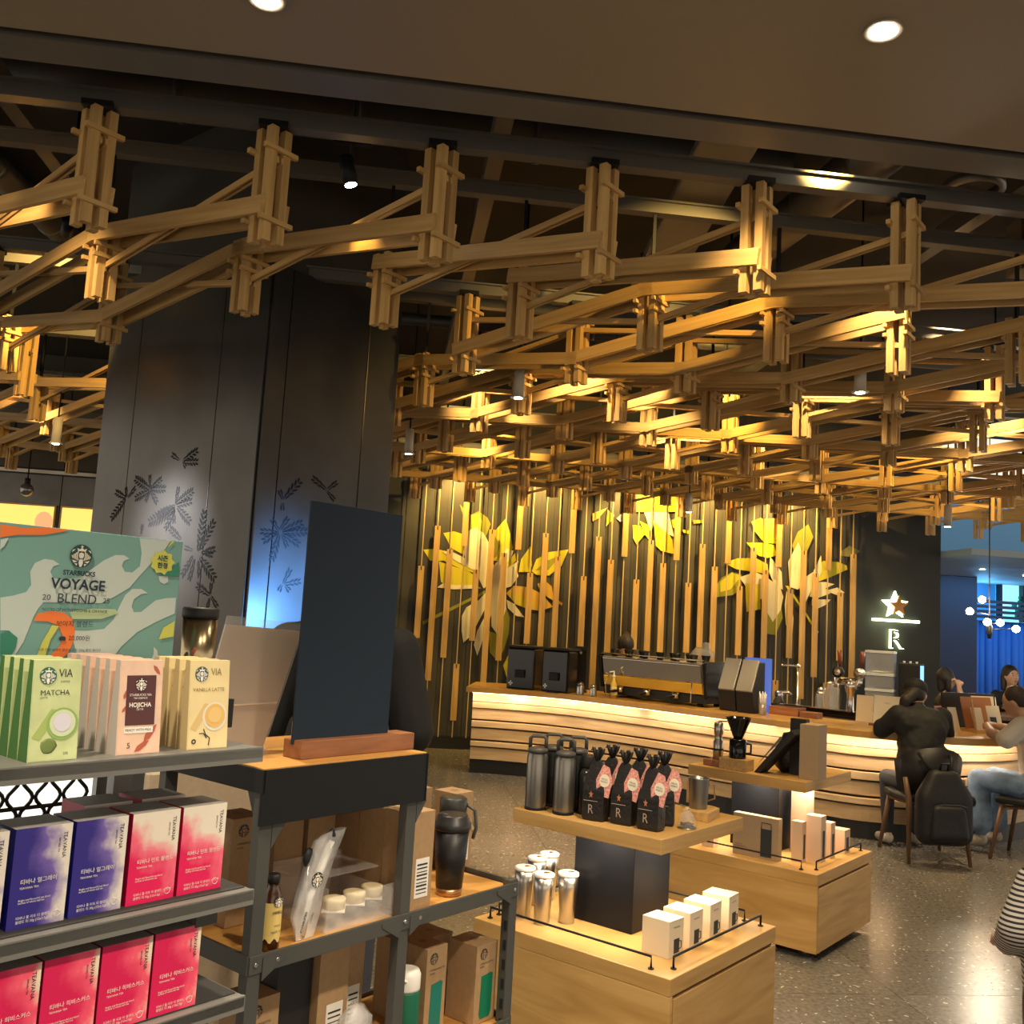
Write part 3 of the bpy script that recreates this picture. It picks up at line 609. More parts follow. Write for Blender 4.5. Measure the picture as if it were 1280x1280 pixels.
# ================================================================== BLUE HALL BEYOND
HB = mat('hall_blue', (.07, .20, .36), .6); HD = mat('hall_dark', (.010, .012, .018), .5)
struct(MB().b2(7.1, 16, 16.4, 16.5, 0, 4.5).build('wall_hall', HB))
struct(MB().b2(7.15, 16, 11.2, 16.4, 2.72, 2.8).build('ceiling_hall', mat('hall_ceiling', (.34, .42, .50), .6)))
cur = thing('blue_curtain', 'blue pleated curtain hanging in the hall beyond the bar', 'curtain', (11.4, 15.4, 0))
for k in range(22): MB().lathe([(.075, 0), (.07, 1.0), (.075, 2.02)], n=10).build('fold', mat('curtain_blue', (.03, .11, .27), .7), cur, loc=(-1.75 + .12 * k, .02 * (k % 2), 0))
tag(MB().b2(8.95, 9.62, 14.9, 15.5, 0, 2.72).build('dark_pillar', HD, bevel=.01), 'square black pillar standing in the blue hall', 'pillar')
lv = thing('louvre_screen', 'black horizontal louvre slats above the blue curtain', 'louvre', (12.05, 15.2, 2.06))
for k in range(4): MB().b2(-2.4, 2.4, -.02, .02, .085 * k, .085 * k + .05).build('slat', HD, lv)
for x in (-1.0, .45): MB().b2(x - .08, x + .08, -.03, .03, 0, .33).build('post', HD, lv)
for k, (x, z) in enumerate(((8.6, 13.2), (9.7, 13.8), (9.9, 12.6), (8.7, 14.8), (10.4, 14.6))):
    t = thing('hall_downlight', 'small bright downlight in the blue hall ceiling', 'lamp', (x, z, 2.72), 0, 'hall downlights')
    MB().lathe([(.03, -.012), (.03, 0)], n=12).build('lens', mat('hall_lens', (1, .95, .9), .5, emit=(1, .95, .85), es=22), t)
    MB().lathe([(.045, -.006), (.045, 0), (.03, 0)], n=12, cap=False).build('rim', WHITE, t)
wt = struct(MB().b2(10.95, 12.6, 16.36, 16.42, 2.05, 2.72).build('window_1', mat('hall_window_glow', (.2, .55, .6), .4, emit=(.14, .48, .55), es=.9)))
LEAFM = mat('tree_leaf', (.05, .22, .10), .7)
tr = thing('tree_outside', 'leafy green tree seen through the hall window', 'tree', (11.75, 16.30, 2.05))
for k in range(60): MB().ball((random.uniform(-.5, .6), random.uniform(-.02, .02), random.uniform(.05, .62)), (random.uniform(.03, .07), .015, random.uniform(.03, .06)), 6).build('leaf', LEAFM, tr)
MB().b2(-.02, .02, -.02, .02, 0, .5).build('trunk', LEGW, tr)
for x in (10.95, 11.4): MB().b2(x - .025, x + .025, 16.24, 16.36, 2.05, 2.72).build('mullion', HD, wt)
area((10.5, 14.2, 2.68), (10.5, 15.0, 0), 32, 2.5, 1.2, (.10, .40, 1.0)); area((9.2, 12.6, 2.68), (9.4, 13.2, 0), 26, 1.5, .8, (.16, .42, 1.0))
point((10.4, 15.9, 2.3), 12, (.15, .55, 1.0), .2)
# chandelier of bare bulbs
ch = thing('bulb_chandelier', 'black rod chandelier with five bare glowing bulbs', 'lamp', (5.94, 9.0, 1.75))
MB().lathe([(.006, 0), (.006, 2.4)], n=6).build('stem', BLACKM, ch); MB().lathe([(.012, -.08), (.03, -.02), (.03, .04), (.012, .08)], n=10).build('hub', BLACKM, ch)
for dx, dy, dzz in ((0, .12, .31), (-.21, 0, .18), (-.12, -.15, .08), (.15, .05, .085), (.22, -.1, .03)):
    MB().tube([(0, 0, dzz - .02), (dx * .8, dy * .8, dzz)], .005, 6).build('arm', BLACKM, ch)
    MB().ball((dx, dy, dzz), .036, 12).build('bulb', mat('bulb_glow', (1, .95, .8), .5, emit=(1, .9, .65), es=25), ch)
point((5.94, 9.0, 1.9), 12, SOFT, .15)
# spots added without fixtures among the lattice to light the bar front and its goods
for x, y, tx, ty, p in ((.4, 6.6, 1.6, 9.3, 90), (1.6, 6.2, 2.5, 8.6, 90), (2.6, 5.6, 3.6, 7.6, 80)):
    spot((x, y, 3.64), (tx, ty, .5), p * .7, 55, .8, WARM, .05)
for x in (1.8, 4.0): spot((x, 11.28, 3.45), (x, 11.8, 2.2), 45, 120, .6, AMBER, .03)

# ================================================================== BAR
FRONT = [(.82, 9.95), (1.28, 9.84), (1.77, 9.60), (2.33, 9.02), (2.83, 8.42), (3.26, 7.85), (3.63, 7.38), (3.98, 7.16), (4.35, 7.06), (4.75, 7.08), (5.25, 7.25), (5.8, 7.6), (6.3, 8.1)]
def catmull(P, n=6):
    out = []; Q = [P[0]] + list(P) + [P[-1]]
    for i in range(1, len(Q) - 2):
        for k in range(n):
            t = k / n; p = [0, 0]
            for a in (0, 1):
                p0, p1, p2, p3 = Q[i - 1][a], Q[i][a], Q[i + 1][a], Q[i + 2][a]
                p[a] = .5 * (2 * p1 + (p2 - p0) * t + (2 * p0 - 5 * p1 + 4 * p2 - p3) * t * t + (3 * p1 - p0 - 3 * p2 + p3) * t ** 3)
            out.append(Vector(p))
    out.append(Vector(P[-1])); return out
CURVE = catmull(FRONT, 5)
def offs(c, o):       # inward offset of the front curve; o may grow along the curve
    res = []
    for i, p in enumerate(c):
        d = (c[min(i + 1, len(c) - 1)] - c[max(i - 1, 0)]).normalized(); n = Vector((-d.y, d.x))
        f = i / (len(c) - 1); oo = o(f) if callable(o) else o
        res.append(p + n * oo)
    return res
def sweep(o0, o1, z0, z1, i0=0):
    a, b = offs(CURVE, o0)[i0:], offs(CURVE, o1)[i0:]; n = len(a); vs = []; fs = []
    for k in range(n): vs += [(a[k].x, a[k].y, z0), (b[k].x, b[k].y, z0), (b[k].x, b[k].y, z1), (a[k].x, a[k].y, z1)]
    for k in range(n - 1):
        for e in range(4): fs.append((4 * k + e, 4 * k + (e + 1) % 4, 4 * k + 4 + (e + 1) % 4, 4 * k + 4 + e))
    fs += [(0, 1, 2, 3), tuple(4 * (n - 1) + e for e in (3, 2, 1, 0))]
    return MB()._add(vs, fs, 0)
ov = lambda base: (lambda f: base + .20 * max(0, min(1, (f - .35) / .25)))
bar = thing('bar_counter', 'long curved oak bar counter with stacked horizontal boards and black plinth', 'bar counter', (0, 0, 0))
sweep(0, .80, .825, .88).build('worktop', BART, bar, bevel=.006)
for z0, z1, o in ((.727, .822, .10), (.662, .722, .10), (.548, .656, .115), (.470, .532, .10), (.345, .452, .125), (.275, .325, .105), (.140, .258, .135)):
    sweep(ov(o), ov(o + .05), z0, z1, 1).build('board', BARW, bar, bevel=.004)
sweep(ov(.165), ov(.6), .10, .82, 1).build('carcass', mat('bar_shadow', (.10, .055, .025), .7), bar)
sweep(ov(.16), ov(.62), 0, .135, 1).build('plinth', mat('plinth_black', (.018, .018, .020), .4), bar)
# warm strip under the worktop overhang
led = MB()
sweep(ov(.03), ov(.045), .817, .824, 1).build('light_strip', mat('strip_glow', (1, .9, .75), .5, emit=(1, .78, .52), es=1.2), bar)
cc_ = offs(CURVE, ov(.03))
for k in range(3, len(cc_) - 12, 5):
    p = cc_[k]; q = offs(CURVE, ov(.10))[k]
    o = area((p.x, p.y, .815), (q.x, q.y, .2), .65, .70, .02, (1, .76, .50)); tg = (cc_[k + 1] - cc_[k - 1]).normalized()
    zz = -(Vector((q.x, q.y, .2)) - Vector((p.x, p.y, .815))).normalized(); xx = Vector((tg.x, tg.y, 0)); xx = (xx - zz * xx.dot(zz)).normalized()
    o.rotation_euler = Matrix((xx, zz.cross(xx), zz)).transposed().to_euler()
ZT = .88
def sweep_part(o0, o1, z0, z1, ia, ib):
    global CURVE
    full = CURVE; a, b = offs(full, o0)[ia:ib], offs(full, o1)[ia:ib]; n = len(a); vs = []; fs = []
    for k in range(n): vs += [(a[k].x, a[k].y, z0), (b[k].x, b[k].y, z0), (b[k].x, b[k].y, z1), (a[k].x, a[k].y, z1)]
    for k in range(n - 1):
        for e in range(4): fs.append((4 * k + e, 4 * k + (e + 1) % 4, 4 * k + 4 + (e + 1) % 4, 4 * k + 4 + e))
    return MB()._add(vs, fs + [(0, 1, 2, 3), tuple(4 * (n - 1) + e for e in (3, 2, 1, 0))], 0)
ins = thing('inner_station', 'dark steel inner work station behind the bar worktop', 'counter', (0, 0, 0))
sweep_part(.81, 1.55, .84, .88, 21, 34).build('worktop', mat('station_steel', (.10, .10, .10), .35, .7), ins); sweep_part(.84, 1.5, 0, .84, 21, 34).build('cabinet', BLACK, ins)
def onbar(u, inset):   # position on the worktop by curve fraction and inset
    i = min(len(CURVE) - 2, int(u * (len(CURVE) - 1))); a, b = offs(CURVE, inset)[i], offs(CURVE, inset)[i + 1]
    f = u * (len(CURVE) - 1) - i; p = a.lerp(b, f); d = b - a; return (p.x, p.y), math.atan2(d.y, d.x)

# two black bean grinders
def grinder(x, y, rz, lab):
    t = thing('coffee_grinder', lab, 'grinder', (x, y, ZT), rz, None)
    MB().b2(-.15, .15, -.13, .15, 0, .42).build('body', GLOSSB, t, bevel=.018)
    MB().b2(-.155, .155, -.135, .155, .42, .445).build('lid', BLACK, t, bevel=.008)
    MB().b2(-.05, .05, -.16, -.13, .12, .20).build('spout', BLACKM, t, bevel=.004)
    MB().b2(-.07, .07, -.17, -.05, 0, .012).build('tray', BLACKM, t)
    b = MB()
    for k in range(4): a = k * math.pi / 2; b.disc(-.10 + .016 * math.cos(a), .06 + .016 * math.sin(a), .008, -.1325, 0, 8)
    b.disc(-.10, .06, .006, -.1325, 0, 8); b.build('emblem', mat('emblem_silver', (.6, .58, .5), .3, .5), t)
    return t
grinder(1.42, 10.0, R(-28), 'glossy black grinder at the rounded end of the bar'); grinder(1.76, 9.80, R(-36), 'glossy black grinder next to the bottles and espresso machine')
t = thing('menu_card_stand', 'small black card sign behind the second grinder', 'sign', (1.98, 9.88, ZT), R(-40))
MB().b2(-.07, .07, 0, .008, .02, .47).build('card', BLACK, t); MB().b2(-.07, .07, -.03, .04, 0, .02).build('foot', BLACKM, t); siren(t, 0, .41, .02, -.002, INK, WHITE)
# jars, bottles, tools between grinder and machine
def jar(x, y, r, h, lab, m, lid=BRUSH, z=ZT, name='glass_jar'):
    t = thing(name, lab, 'jar', (x, y, z)); MB().lathe([(r * .95, 0), (r, .01), (r, h * .85), (r * .8, h)], n=16).build('body', m, t)
    MB().lathe([(r * .82, h), (r * .86, h + .012), (r * .3, h + .03)], n=16).build('lid', lid, t); return t
jar(1.92, 9.52, .04, .10, 'small steel canister on the bar before the grinders', BRUSH); jar(2.03, 9.42, .035, .09, 'short metal shaker beside the steel canister', BRUSH)
def pump_bottle(x, y, m, lab, h=.16, r=.032, lm=WHITE):
    t = thing('pump_bottle', lab, 'bottle', (x, y, ZT)); MB().lathe([(r, 0), (r, h * .7), (r * .45, h * .86), (r * .4, h)], n=16).build('body', m, t)
    MB().lathe([(r * .5, h), (r * .5, h + .02), (.005, h + .022), (.005, h + .06)], n=10).build('pump', lm, t); MB().bar((0, 0, h + .06), (-.05, -.02, h + .052), .012, .008).build('nozzle', lm, t)
    MB().b2(-r * .8, r * .8, -r - .002, -r * .6, h * .15, h * .55).build('sticker', mat('bottle_sticker', (.72, .60, .18), .5), t)
pump_bottle(2.22, 9.36, mat('syrup_amber', (.62, .46, .12), .15, spec=.7), 'amber pump bottle left of the espresso machine', .2); pump_bottle(2.30, 9.48, GLASS, 'clear pump bottle left of the espresso machine', .22)

# espresso machine
em = thing('espresso_machine', 'long mirror-chrome espresso machine with cups on top', 'coffee machine', (2.70, 9.27, ZT), R(-49))
EL = 1.16
MB().side([(-.20, .11), (-.26, .40), (.22, .40), (.22, .11)], -EL / 2, EL / 2).build('body', BRUSH, em, bevel=.012)
MB().side([(-.235, .22), (-.272, .385), (-.262, .395), (-.225, .215)], -EL / 2 + .02, EL / 2 - .02).build('front_panel', mat('mirror_chrome', (.58, .51, .42), .10, 1), em, bevel=.004)  # brown reflections of the room are put into the chrome colour
MB().side([(-.215, .12), (-.237, .205), (-.225, .215), (-.20, .115)], -EL / 2 + .02, EL / 2 - .02).build('reflection_strip', mat('yellow_reflection', (.85, .52, .08), .25, .4), em)  # yellow reflection on the chrome, set in as a golden strip
for s in (-1, 1): MB().side([(-.22, .09), (-.285, .40), (-.27, .42), (.24, .42), (.24, .09)], s * (EL / 2 + .012) - .012, s * (EL / 2 + .012) + .012).build('side_cheek', GLOSSB, em, bevel=.006)
MB().b2(-EL / 2, EL / 2, -.20, .2, .03, .11).build('drip_tray', BLACK, em, bevel=.006)
for x in (-.5, .5): MB().lathe([(.03, 0), (.025, .03)], c=(x, -.15, 0), n=12).build('foot', BLACKM, em); MB().lathe([(.03, 0), (.025, .03)], c=(x, .15, 0), n=12).build('foot', BLACKM, em)
for x in (-.36, -.04, .28): MB().lathe([(.035, .06), (.035, .115)], c=(x, -.23, 0), n=14).build('group_head', CHROME, em); MB().bar((x, -.25, .08), (x + .02, -.40, .07), .022, .022).build('portafilter_handle', BLACK, em)
for s in (-1, 1): MB().tube([(s * .47, -.26, .22), (s * .49, -.30, .15), (s * .48, -.29, .03)], .006, 8).build('steam_wand', CHROME, em)
MB().tube([(-EL / 2, -.25, .43), (EL / 2, -.25, .43)], .006, 8).build('cup_rail', CHROME, em)
ecup = MB().lathe([(.030, 0), (.042, .065), (.044, .072), (.039, .065), (.027, .006)], n=14).mesh('coffee_cup', mat('cup_black', (.02, .02, .02), .25))
emw = Matrix.Translation((2.70, 9.27, ZT)) @ Matrix.Rotation(R(-49), 4, 'Z')
for k in range(12):
    x = -.50 + .09 * k + random.uniform(-.01, .01); p = emw @ Vector((x, -.14 + .09 * (k % 2), .402))
    if k == 5: continue
    o = link('coffee_cup', ecup, loc=p); tag(o, 'black cup standing upright on top of the espresso machine', 'cup', 'cups on the espresso machine')
# crumpled clear bag on the machine
b = MB(); b.ball((0, 0, .06), (.13, .08, .085), 12, jit=.14); b.ball((.04, 0, .13), (.05, .04, .07), 8, jit=.2)
o = b.build('plastic_bag', PLASTICF, loc=emw @ Vector((.40, .02, .402)), rz=R(-49)); tag(o, 'crumpled clear plastic bag on top of the espresso machine', 'bag')
# point of sale terminals
for k, (x, y) in enumerate(((3.10, 8.54), (3.21, 8.39))):
    t = thing('sales_terminal', ('till terminal with slanted grey screen back, next to the espresso machine', 'till terminal with slanted grey screen back, next to the straw cup')[k], 'till', (x, y, ZT), R(-52)); t.scale = (1.0, 1.0, 1.5)
    MB().side([(-.02, 0), (-.05, .12), (.06, .30), (.16, .30), (.16, 0)], -.085, .085).build('stand', BLACK, t, bevel=.006)
    MB().side([(-.062, .13), (.058, .315), (.075, .305), (-.045, .12)], -.082, .082).build('screen_back', mat('till_grey', (.30, .29, .27), .35, .3), t, bevel=.004)
t = thing('sales_terminal', 'blue glowing panel put in for a bluish bag beside the till', 'screen', (3.37, 8.54, ZT), R(-20)); t.scale = (1, 1, 1.35)
MB().side([(.0, .05), (.02, .36), (.06, .34), (.05, 0)], -.12, .12).build('screen', mat('till_blue', (.05, .09, .25), .3, emit=(.06, .12, .45), es=.35), t); MB().b2(-.05, .05, 0, .1, 0, .06).build('stand', BLACK, t)  # blue emission stands in for a translucent bag, no lit display here
# straw cup, wooden box, soap
t = thing('straw_cup', 'clear cup packed with white straws on the bar', 'cup', (3.30, 8.24, ZT))
MB().lathe([(.032, 0), (.04, .15)], n=16, cap=False).build('cup', GLASS, t); MB().lathe([(.03, 0), (.031, .10)], n=14).build('sleeve', BRUSH, t)
for k in range(10): a = k * .63; MB().tube([(.012 * math.cos(a), .012 * math.sin(a), .02), (.03 * math.cos(a), .03 * math.sin(a), .185 + .01 * (k % 3))], .0035, 6).build('straw', WHITE, t)
t = thing('wooden_box', 'low open walnut box on the bar beside the straw cup', 'box', (3.58, 8.36, ZT), R(-50))
MB().b2(-.14, .14, -.08, .08, 0, .075).build('tray', WALN, t, bevel=.004); MB().b2(-.12, .12, -.06, .06, .06, .078).build('inside', mat('box_inside', (.05, .02, .01), .7), t); MB().b2(.15, .30, -.07, .07, 0, .05).build('side_tray', WALN, t, bevel=.004)
pump_bottle(3.74, 9.28, mat('soap_yellow', (.75, .60, .10), .3), 'yellow soap pump bottle by the bar sink', .17, .035, WHITE)
# sink deck and faucets
t = thing('sink_deck', 'steel sink deck with raised edge on the inner bar', 'sink', (3.97, 8.86, ZT), R(-52))
MB().b2(-.62, .62, -.20, .24, 0, .035).build('deck', BRUSH, t, bevel=.004); MB().b2(-.5, .5, -.12, .16, .036, .038).build('basin', BLACK, t); MB().b2(-.64, .64, -.25, -.20, 0, .06).build('front_edge', GLOSSB, t, bevel=.004)
for k in range(3): MB().b2(-.45 + .32 * k, -.25 + .32 * k, -.245, -.205, .061, .066).build('hatch', CHROME, t)
t = thing('round_mixer_tap', 'squat chrome mixer tap beside the soap bottle', 'tap', (3.84, 9.19, ZT + .035)); MB().lathe([(.05, 0), (.05, .11), (.04, .13)], n=18).build('body', CHROME, t); MB().tube([(.0, 0, .10), (.09, -.03, .12), (.11, -.04, .09)], .018, 8).build('spout', CHROME, t)
t = thing('tall_faucet', 'tall thin chrome faucet with horizontal arm', 'tap', (4.02, 9.16, ZT + .035)); MB().lathe([(.022, 0), (.010, .02), (.010, .38)], n=12).build('pipe', CHROME, t); MB().tube([(.02, 0, .375), (-.16, .03, .38)], .012, 8).build('arm', CHROME, t); MB().lathe([(.018, .36), (.018, .40)], n=12).build('joint', CHROME, t)
# glass jars near taps
for x, y, r, h, lab in ((4.06, 8.74, .045, .14, 'short clear glass jar in front of the tall jugs'), (4.15, 8.70, .055, .24, 'tall clear glass jug beside the beer tap'), (4.24, 8.82, .05, .22, 'clear glass jug behind the beer tap'), (4.14, 8.88, .045, .17, 'clear lidded jar behind the short glass jar')):
    jar(x, y, r, h, lab, GLASS, CHROME, ZT + .038, 'glass_jug')
# draught tower
dt = thing('draught_tap_tower', 'chrome draught tower with two dark wood tap handles', 'beer tap', (4.22, 8.46, ZT), R(-50))
MB().lathe([(.06, 0), (.055, .02), (.035, .05), (.030, .20), (.05, .26), (.055, .30), (.03, .33)], n=20).build('tower', CHROME, dt)
MB().tube([(-.11, 0, .32), (.11, 0, .32)], .035, 14).build('cross_tube', CHROME, dt)
for s in (-1, 1):
    MB().tube([(s * .10, -.02, .40), (s * .10, -.06, .40)], .05, 18).build('badge', (BLACK if s < 0 else BRUSH), dt)
    MB().tube([(s * .10, -.061, .40), (s * .10, -.066, .40)], .03, 16).build('badge_face', CHROME, dt)
    MB().tube([(s * .10, 0, .34), (s * .10, -.09, .34), (s * .10, -.10, .26)], .014, 8).build('faucet', CHROME, dt)
    MB().tube([(s * .10, -.01, .44), (s * .105, .0, .52), (s * .11, 0, .60)], [.012, .018, .022], 10).build('handle', mat('red_wood', (.16, .03, .018), .35), dt)
# menus in angled stands
def menu(x, y, rz, lab, w=.18, h=.24):
    t = thing('menu_stand', lab, 'menu', (x, y, ZT), rz)
    MB().b2(-w / 2 - .03, w / 2 + .03, -.05, .09, 0, .02).build('base', WALN, t, bevel=.003)
    MB().side([(-.02, .02), (.03, .02 + h), (.036, .02 + h), (-.014, .02)], -w / 2, w / 2).build('page', PAPER, t)
    return t
m1 = menu(4.18, 7.72, R(-38), 'cream menu page standing on a wooden base beside the cap wearer', .22, .23)
MB().side([(-.02, .02), (.02, .24), (.026, .24), (-.014, .02)], -.25, -.115).build('page', mat('paper_tint', (.72, .60, .42), .7), m1)
text(m1, 'MENU', 0, .19, .018, mat('menu_ink', (.45, .36, .22), .7), .005)
# clear lidded containers and black grinder behind the taps
t = thing('clear_bin_stack', 'stack of clear plastic bins with white lids beyond the taps', 'bin', (4.80, 9.0, ZT), R(-35)); t.scale = (1, 1, 1.36)
for k, (z0, z1) in enumerate(((.0, .17), (.18, .28), (.29, .44))):
    MB().b2(-.13, .13, -.12, .12, z0, z1).build('bin', mat('bin_clear', (.55, .58, .62), .1, alpha=.35, spec=.8), t, bevel=.01)
    MB().b2(-.132, .132, -.124, .124, z1 - .008, z1 + .008).build('lid', mat('bin_lid', (.62, .64, .66), .4), t)
t = thing('brewer', 'tall black brewer box with a blue lit edge behind the cap wearer', 'brewer', (5.06, 8.90, ZT), R(-30)); t.scale = (.8, .8, 1.4); MB().b2(-.14, .14, -.12, .12, 0, .36).build('body', BLACK, t, bevel=.01); MB().b2(.10, .141, -.122, .0, .10, .35).build('edge_light', mat('edge_blue', (.2, .4, .7), .4, emit=(.15, .35, .8), es=.7), t); MB().b2(-.06, -.02, -.125, -.119, .08, .11).build('display', mat('display_white', (.8, .8, .75), .4, emit=(1, .95, .85), es=.8), t)
for k in range(3): MB().lathe([(.012, .36), (.014, .375)], c=(-.08 + .07 * k, -.08, 0), n=10).build('button', WHITE, t)
# tablet, wooden menu organiser and glasses at the right seats
t = thing('menu_organiser', 'tan wooden organiser holding cream menu cards on the bar', 'organiser', (4.98, 7.62, ZT), R(12))
MB().b2(-.16, .16, -.09, .09, 0, .025).build('base', OAK, t)
MB().side([(-.09, 0), (-.03, .27), (-.02, .27), (-.07, 0)], -.165, -.15).build('side_board', OAK, t); MB().side([(.02, .02), (.09, .28), (.10, .28), (.03, .02)], -.16, .16).build('back_board', mat('tan_board', (.36, .15, .05), .5), t)
MB().side([(-.05, .025), (.0, .20), (.004, .20), (-.046, .025)], -.14, -.03).build('card', PAPER, t); MB().side([(-.07, .025), (-.02, .22), (-.016, .22), (-.066, .025)], .0, .14).build('card', PAPER, t)
MB().side([(-.067, .05), (-.045, .13), (-.047, .13), (-.069, .05)], .02, .085).build('card_print', INK, t)
t = thing('framed_notice', 'black framed notice board standing behind the wooden organiser', 'frame', (5.02, 7.85, ZT), R(10)); MB().side([(0, 0), (.04, .30), (.055, .30), (.015, 0)], -.28, .28).build('frame', BLACK, t); MB().side([(-.003, .03), (.033, .28), (.034, .28), (0, .03)], .02, .26).build('paper', PAPER, t)
for x, y, lab in ((5.22, 7.42, 'clear water glass beside the wooden organiser'), (5.30, 7.58, 'clear water glass behind the other glass')):
    t = thing('water_glass', lab, 'glass', (x, y, ZT)); MB().lathe([(.03, 0), (.036, .13), (.034, .13), (.028, .008)], n=16).build('glass', GLASS, t)
for k, (x, y, rz) in enumerate(((4.72, 7.62, 20), (4.66, 7.70, 28))): MB().side([(-.02, 0), (.03, .19), (.035, .19), (-.01, 0)], -.05, .05).build('leaflet', (PAPER, mat('leaflet_pink', (.6, .3, .25), .6))[k], tag(bpy.data.objects.new('leaflet_stand', None), ('cream leaflet leaning next to the organiser', 'pinkish leaflet leaning behind the cream leaflet')[k], 'leaflet')); 
for k, o in enumerate([o for o in bpy.data.objects if o.name.startswith('leaflet_stand')]): COL.objects.link(o); o.location = ((4.72, 7.62, ZT), (4.66, 7.72, ZT))[k]; o.rotation_euler = (0, 0, R(20 + 8 * k))
for k, (x, y) in enumerate(((6.3, 9.6), (6.9, 9.55), (7.2, 9.6))): menu(x, y, R(10 * k - 10), ('cream menu booklet upright on the far table', 'cream menu booklet upright beside the woman in the blue hall', 'cream menu card at the far table edge')[k], .22, .16)
ft = thing('far_table', 'dark table behind the bar where two women sit', 'table', (6.8, 9.7, 0)); MB().b2(-.9, .9, -.35, .35, ZT - .04, ZT).build('tabletop', LEGW, ft, bevel=.004)
for sx in (-.8, .8):
    for sy in (-.28, .28): MB().b2(sx - .03, sx + .03, sy - .03, sy + .03, 0, ZT - .04).build('leg', LEGW, ft)
# small side station left of the bar
t = thing('side_station', 'grey metal service cart with wooden shelf by the mural', 'cart', (.12, 10.6, 0), R(5))
MB().b2(-.3, .12, -.2, .2, .55, .60).build('shelf', DARKM, t); MB().b2(-.35, .16, -.22, .22, .98, 1.04).build('top_shelf', OAK, t, bevel=.004)
MB().tube([(.10, -.2, .02), (.10, -.2, .56), (.04, -.2, .62), (-.2, -.2, .62)], .016, 8).build('frame_tube', DARKM, t); MB().tube([(.10, .2, .02), (.10, .2, .98)], .016, 8).build('frame_tube', DARKM, t); MB().tube([(-.28, .2, .02), (-.28, .2, .98)], .016, 8).build('frame_tube', DARKM, t); MB().tube([(-.28, -.2, .02), (-.28, -.2, .98)], .016, 8).build('frame_tube', DARKM, t)
MB().b2(-.26, .08, -.18, .18, .08, .52).build('bin', mat('cart_bin', (.13, .12, .10), .5), t)
t = thing('teal_carton', 'small teal and white carton on the service cart', 'carton', (.06, 10.48, .60), R(8)); MB().b2(-.09, .0, -.05, .05, 0, .30).build('box', WHITE, t); MB().b2(-.0, .07, -.04, .06, 0, .26).build('box', mat('teal_print', (.02, .38, .34), .5), t)

# ================================================================== DISPLAY TABLES
FA = R(44); fa, fs_ = math.cos(FA), math.sin(FA)
C1, C2 = (1.021, 3.289), (2.19, 4.70); QO = (.082, 2.37); SO = (-.2, 1.723)
def W(o, s, t, z=0): return (o[0] + s * fa - t * fs_, o[1] + s * fs_ + t * fa, z)
PED = mat('pedestal_steel', (.009, .010, .014), .4, .2, spec=.3)
def display(o, lab, wd, dp):
    t = thing('display_table', lab, 'display table', W(o, 0, 0), FA)
    MB().b2(0, wd, 0, dp, .362, .42).build('top', CABW, t, bevel=.003)
    MB().b2(.012, wd - .012, .014, dp - .014, .045, .362).build('carcass', mat('cabinet_gap', (.12, .055, .02), .6), t)
    MB().b2(.0, .02, .0, dp, .04, .362).build('side_panel', CABW, t, bevel=.002)
    MB().b2(.028, wd, .0, .018, .04, .350).build('door', CABW, t, bevel=.002)
    MB().b2(wd - .02, wd, .02, dp, .04, .362).build('side_panel', CABW, t, bevel=.002)
    for sx in (.08, wd - .08):
        for sy in (.08, dp - .08): MB().lathe([(.022, 0), (.022, .045)], c=(sx, sy, 0), n=12).build('caster', BRUSH, t)
    MB().b2(.30, .58, .34, .62, .42, .79).build('pedestal', PED, t, bevel=.003)
    sh = MB().b2(.10, .76, .11, .79, .79, .845).build('upper_shelf', CABW, t, bevel=.003)
    MB().b2(.14, .72, .15, .75, .786, .7895).build('light_panel', mat('shelf_led', (1, .9, .75), .5, emit=(1, .80, .55), es=2), t)
    # rails
    for pts in ([(.04, .06), (.04, dp - .05)], [(.10, .045), (wd - .05, .045)], [(.10, dp - .045), (wd - .05, dp - .045)], [(wd - .04, .08), (wd - .04, dp - .05)]):
        (x0, y0), (x1, y1) = pts
        if abs(x0 - x1) < .01: pts = [(x0, y0 + .04), (x1, y1)]
        (x0, y0), (x1, y1) = pts
        MB().tube([(x0, y0, .42), (x0, y0, .462), (x1, y1, .462), (x1, y1, .42)], .0045, 6).build('rail', BLACKM, t)
        for q in pts: MB().lathe([(.011, .42), (.011, .424)], c=(q[0], q[1], 0), n=10).build('rail_foot', BLACKM, t)
    for dx, dy in ((.20, .45), (.68, .45), (.44, .22), (.44, .72)):
        p = W(o, dx, dy, .783); area(p, (p[0], p[1], 0), .75, .16, .16, (1, .80, .55))
    return t
display(C1, 'oak display table with silver tumblers and coffee bags, its shelf on a dark pedestal', .86, .88)
display(C2, 'oak display table with grey boxes and coffee drippers, closer to the bar', .80, .84)

# silver tumblers on table 1
def tumbler(o, s, t_, z, lab, grp=None):
    t = thing('steel_tumbler', lab, 'tumbler', W(o, s, t_, z), 0, grp)
    MB().lathe([(.029, 0), (.030, .004), (.037, .13), (.040, .178)], n=26).build('body', BRUSH, t)
    MB().lathe([(.041, .178), (.042, .182), (.042, .190), (.036, .193)], n=26).build('lid', mat('lid_clear_white', (.72, .72, .70), .25), t)
    MB().lathe([(.014, .193), (.013, .196)], c=(.01, -.008, 0), n=12).build('slider', CHROME, t); return t
for s, t_, in ((.165, .765), (.145, .655), (.235, .60), (.33, .83), (.43, .84)): tumbler(C1, s, t_, .42, 'brushed silver tumbler with clear lid standing before the dark pedestal', 'silver tumblers on the display table')
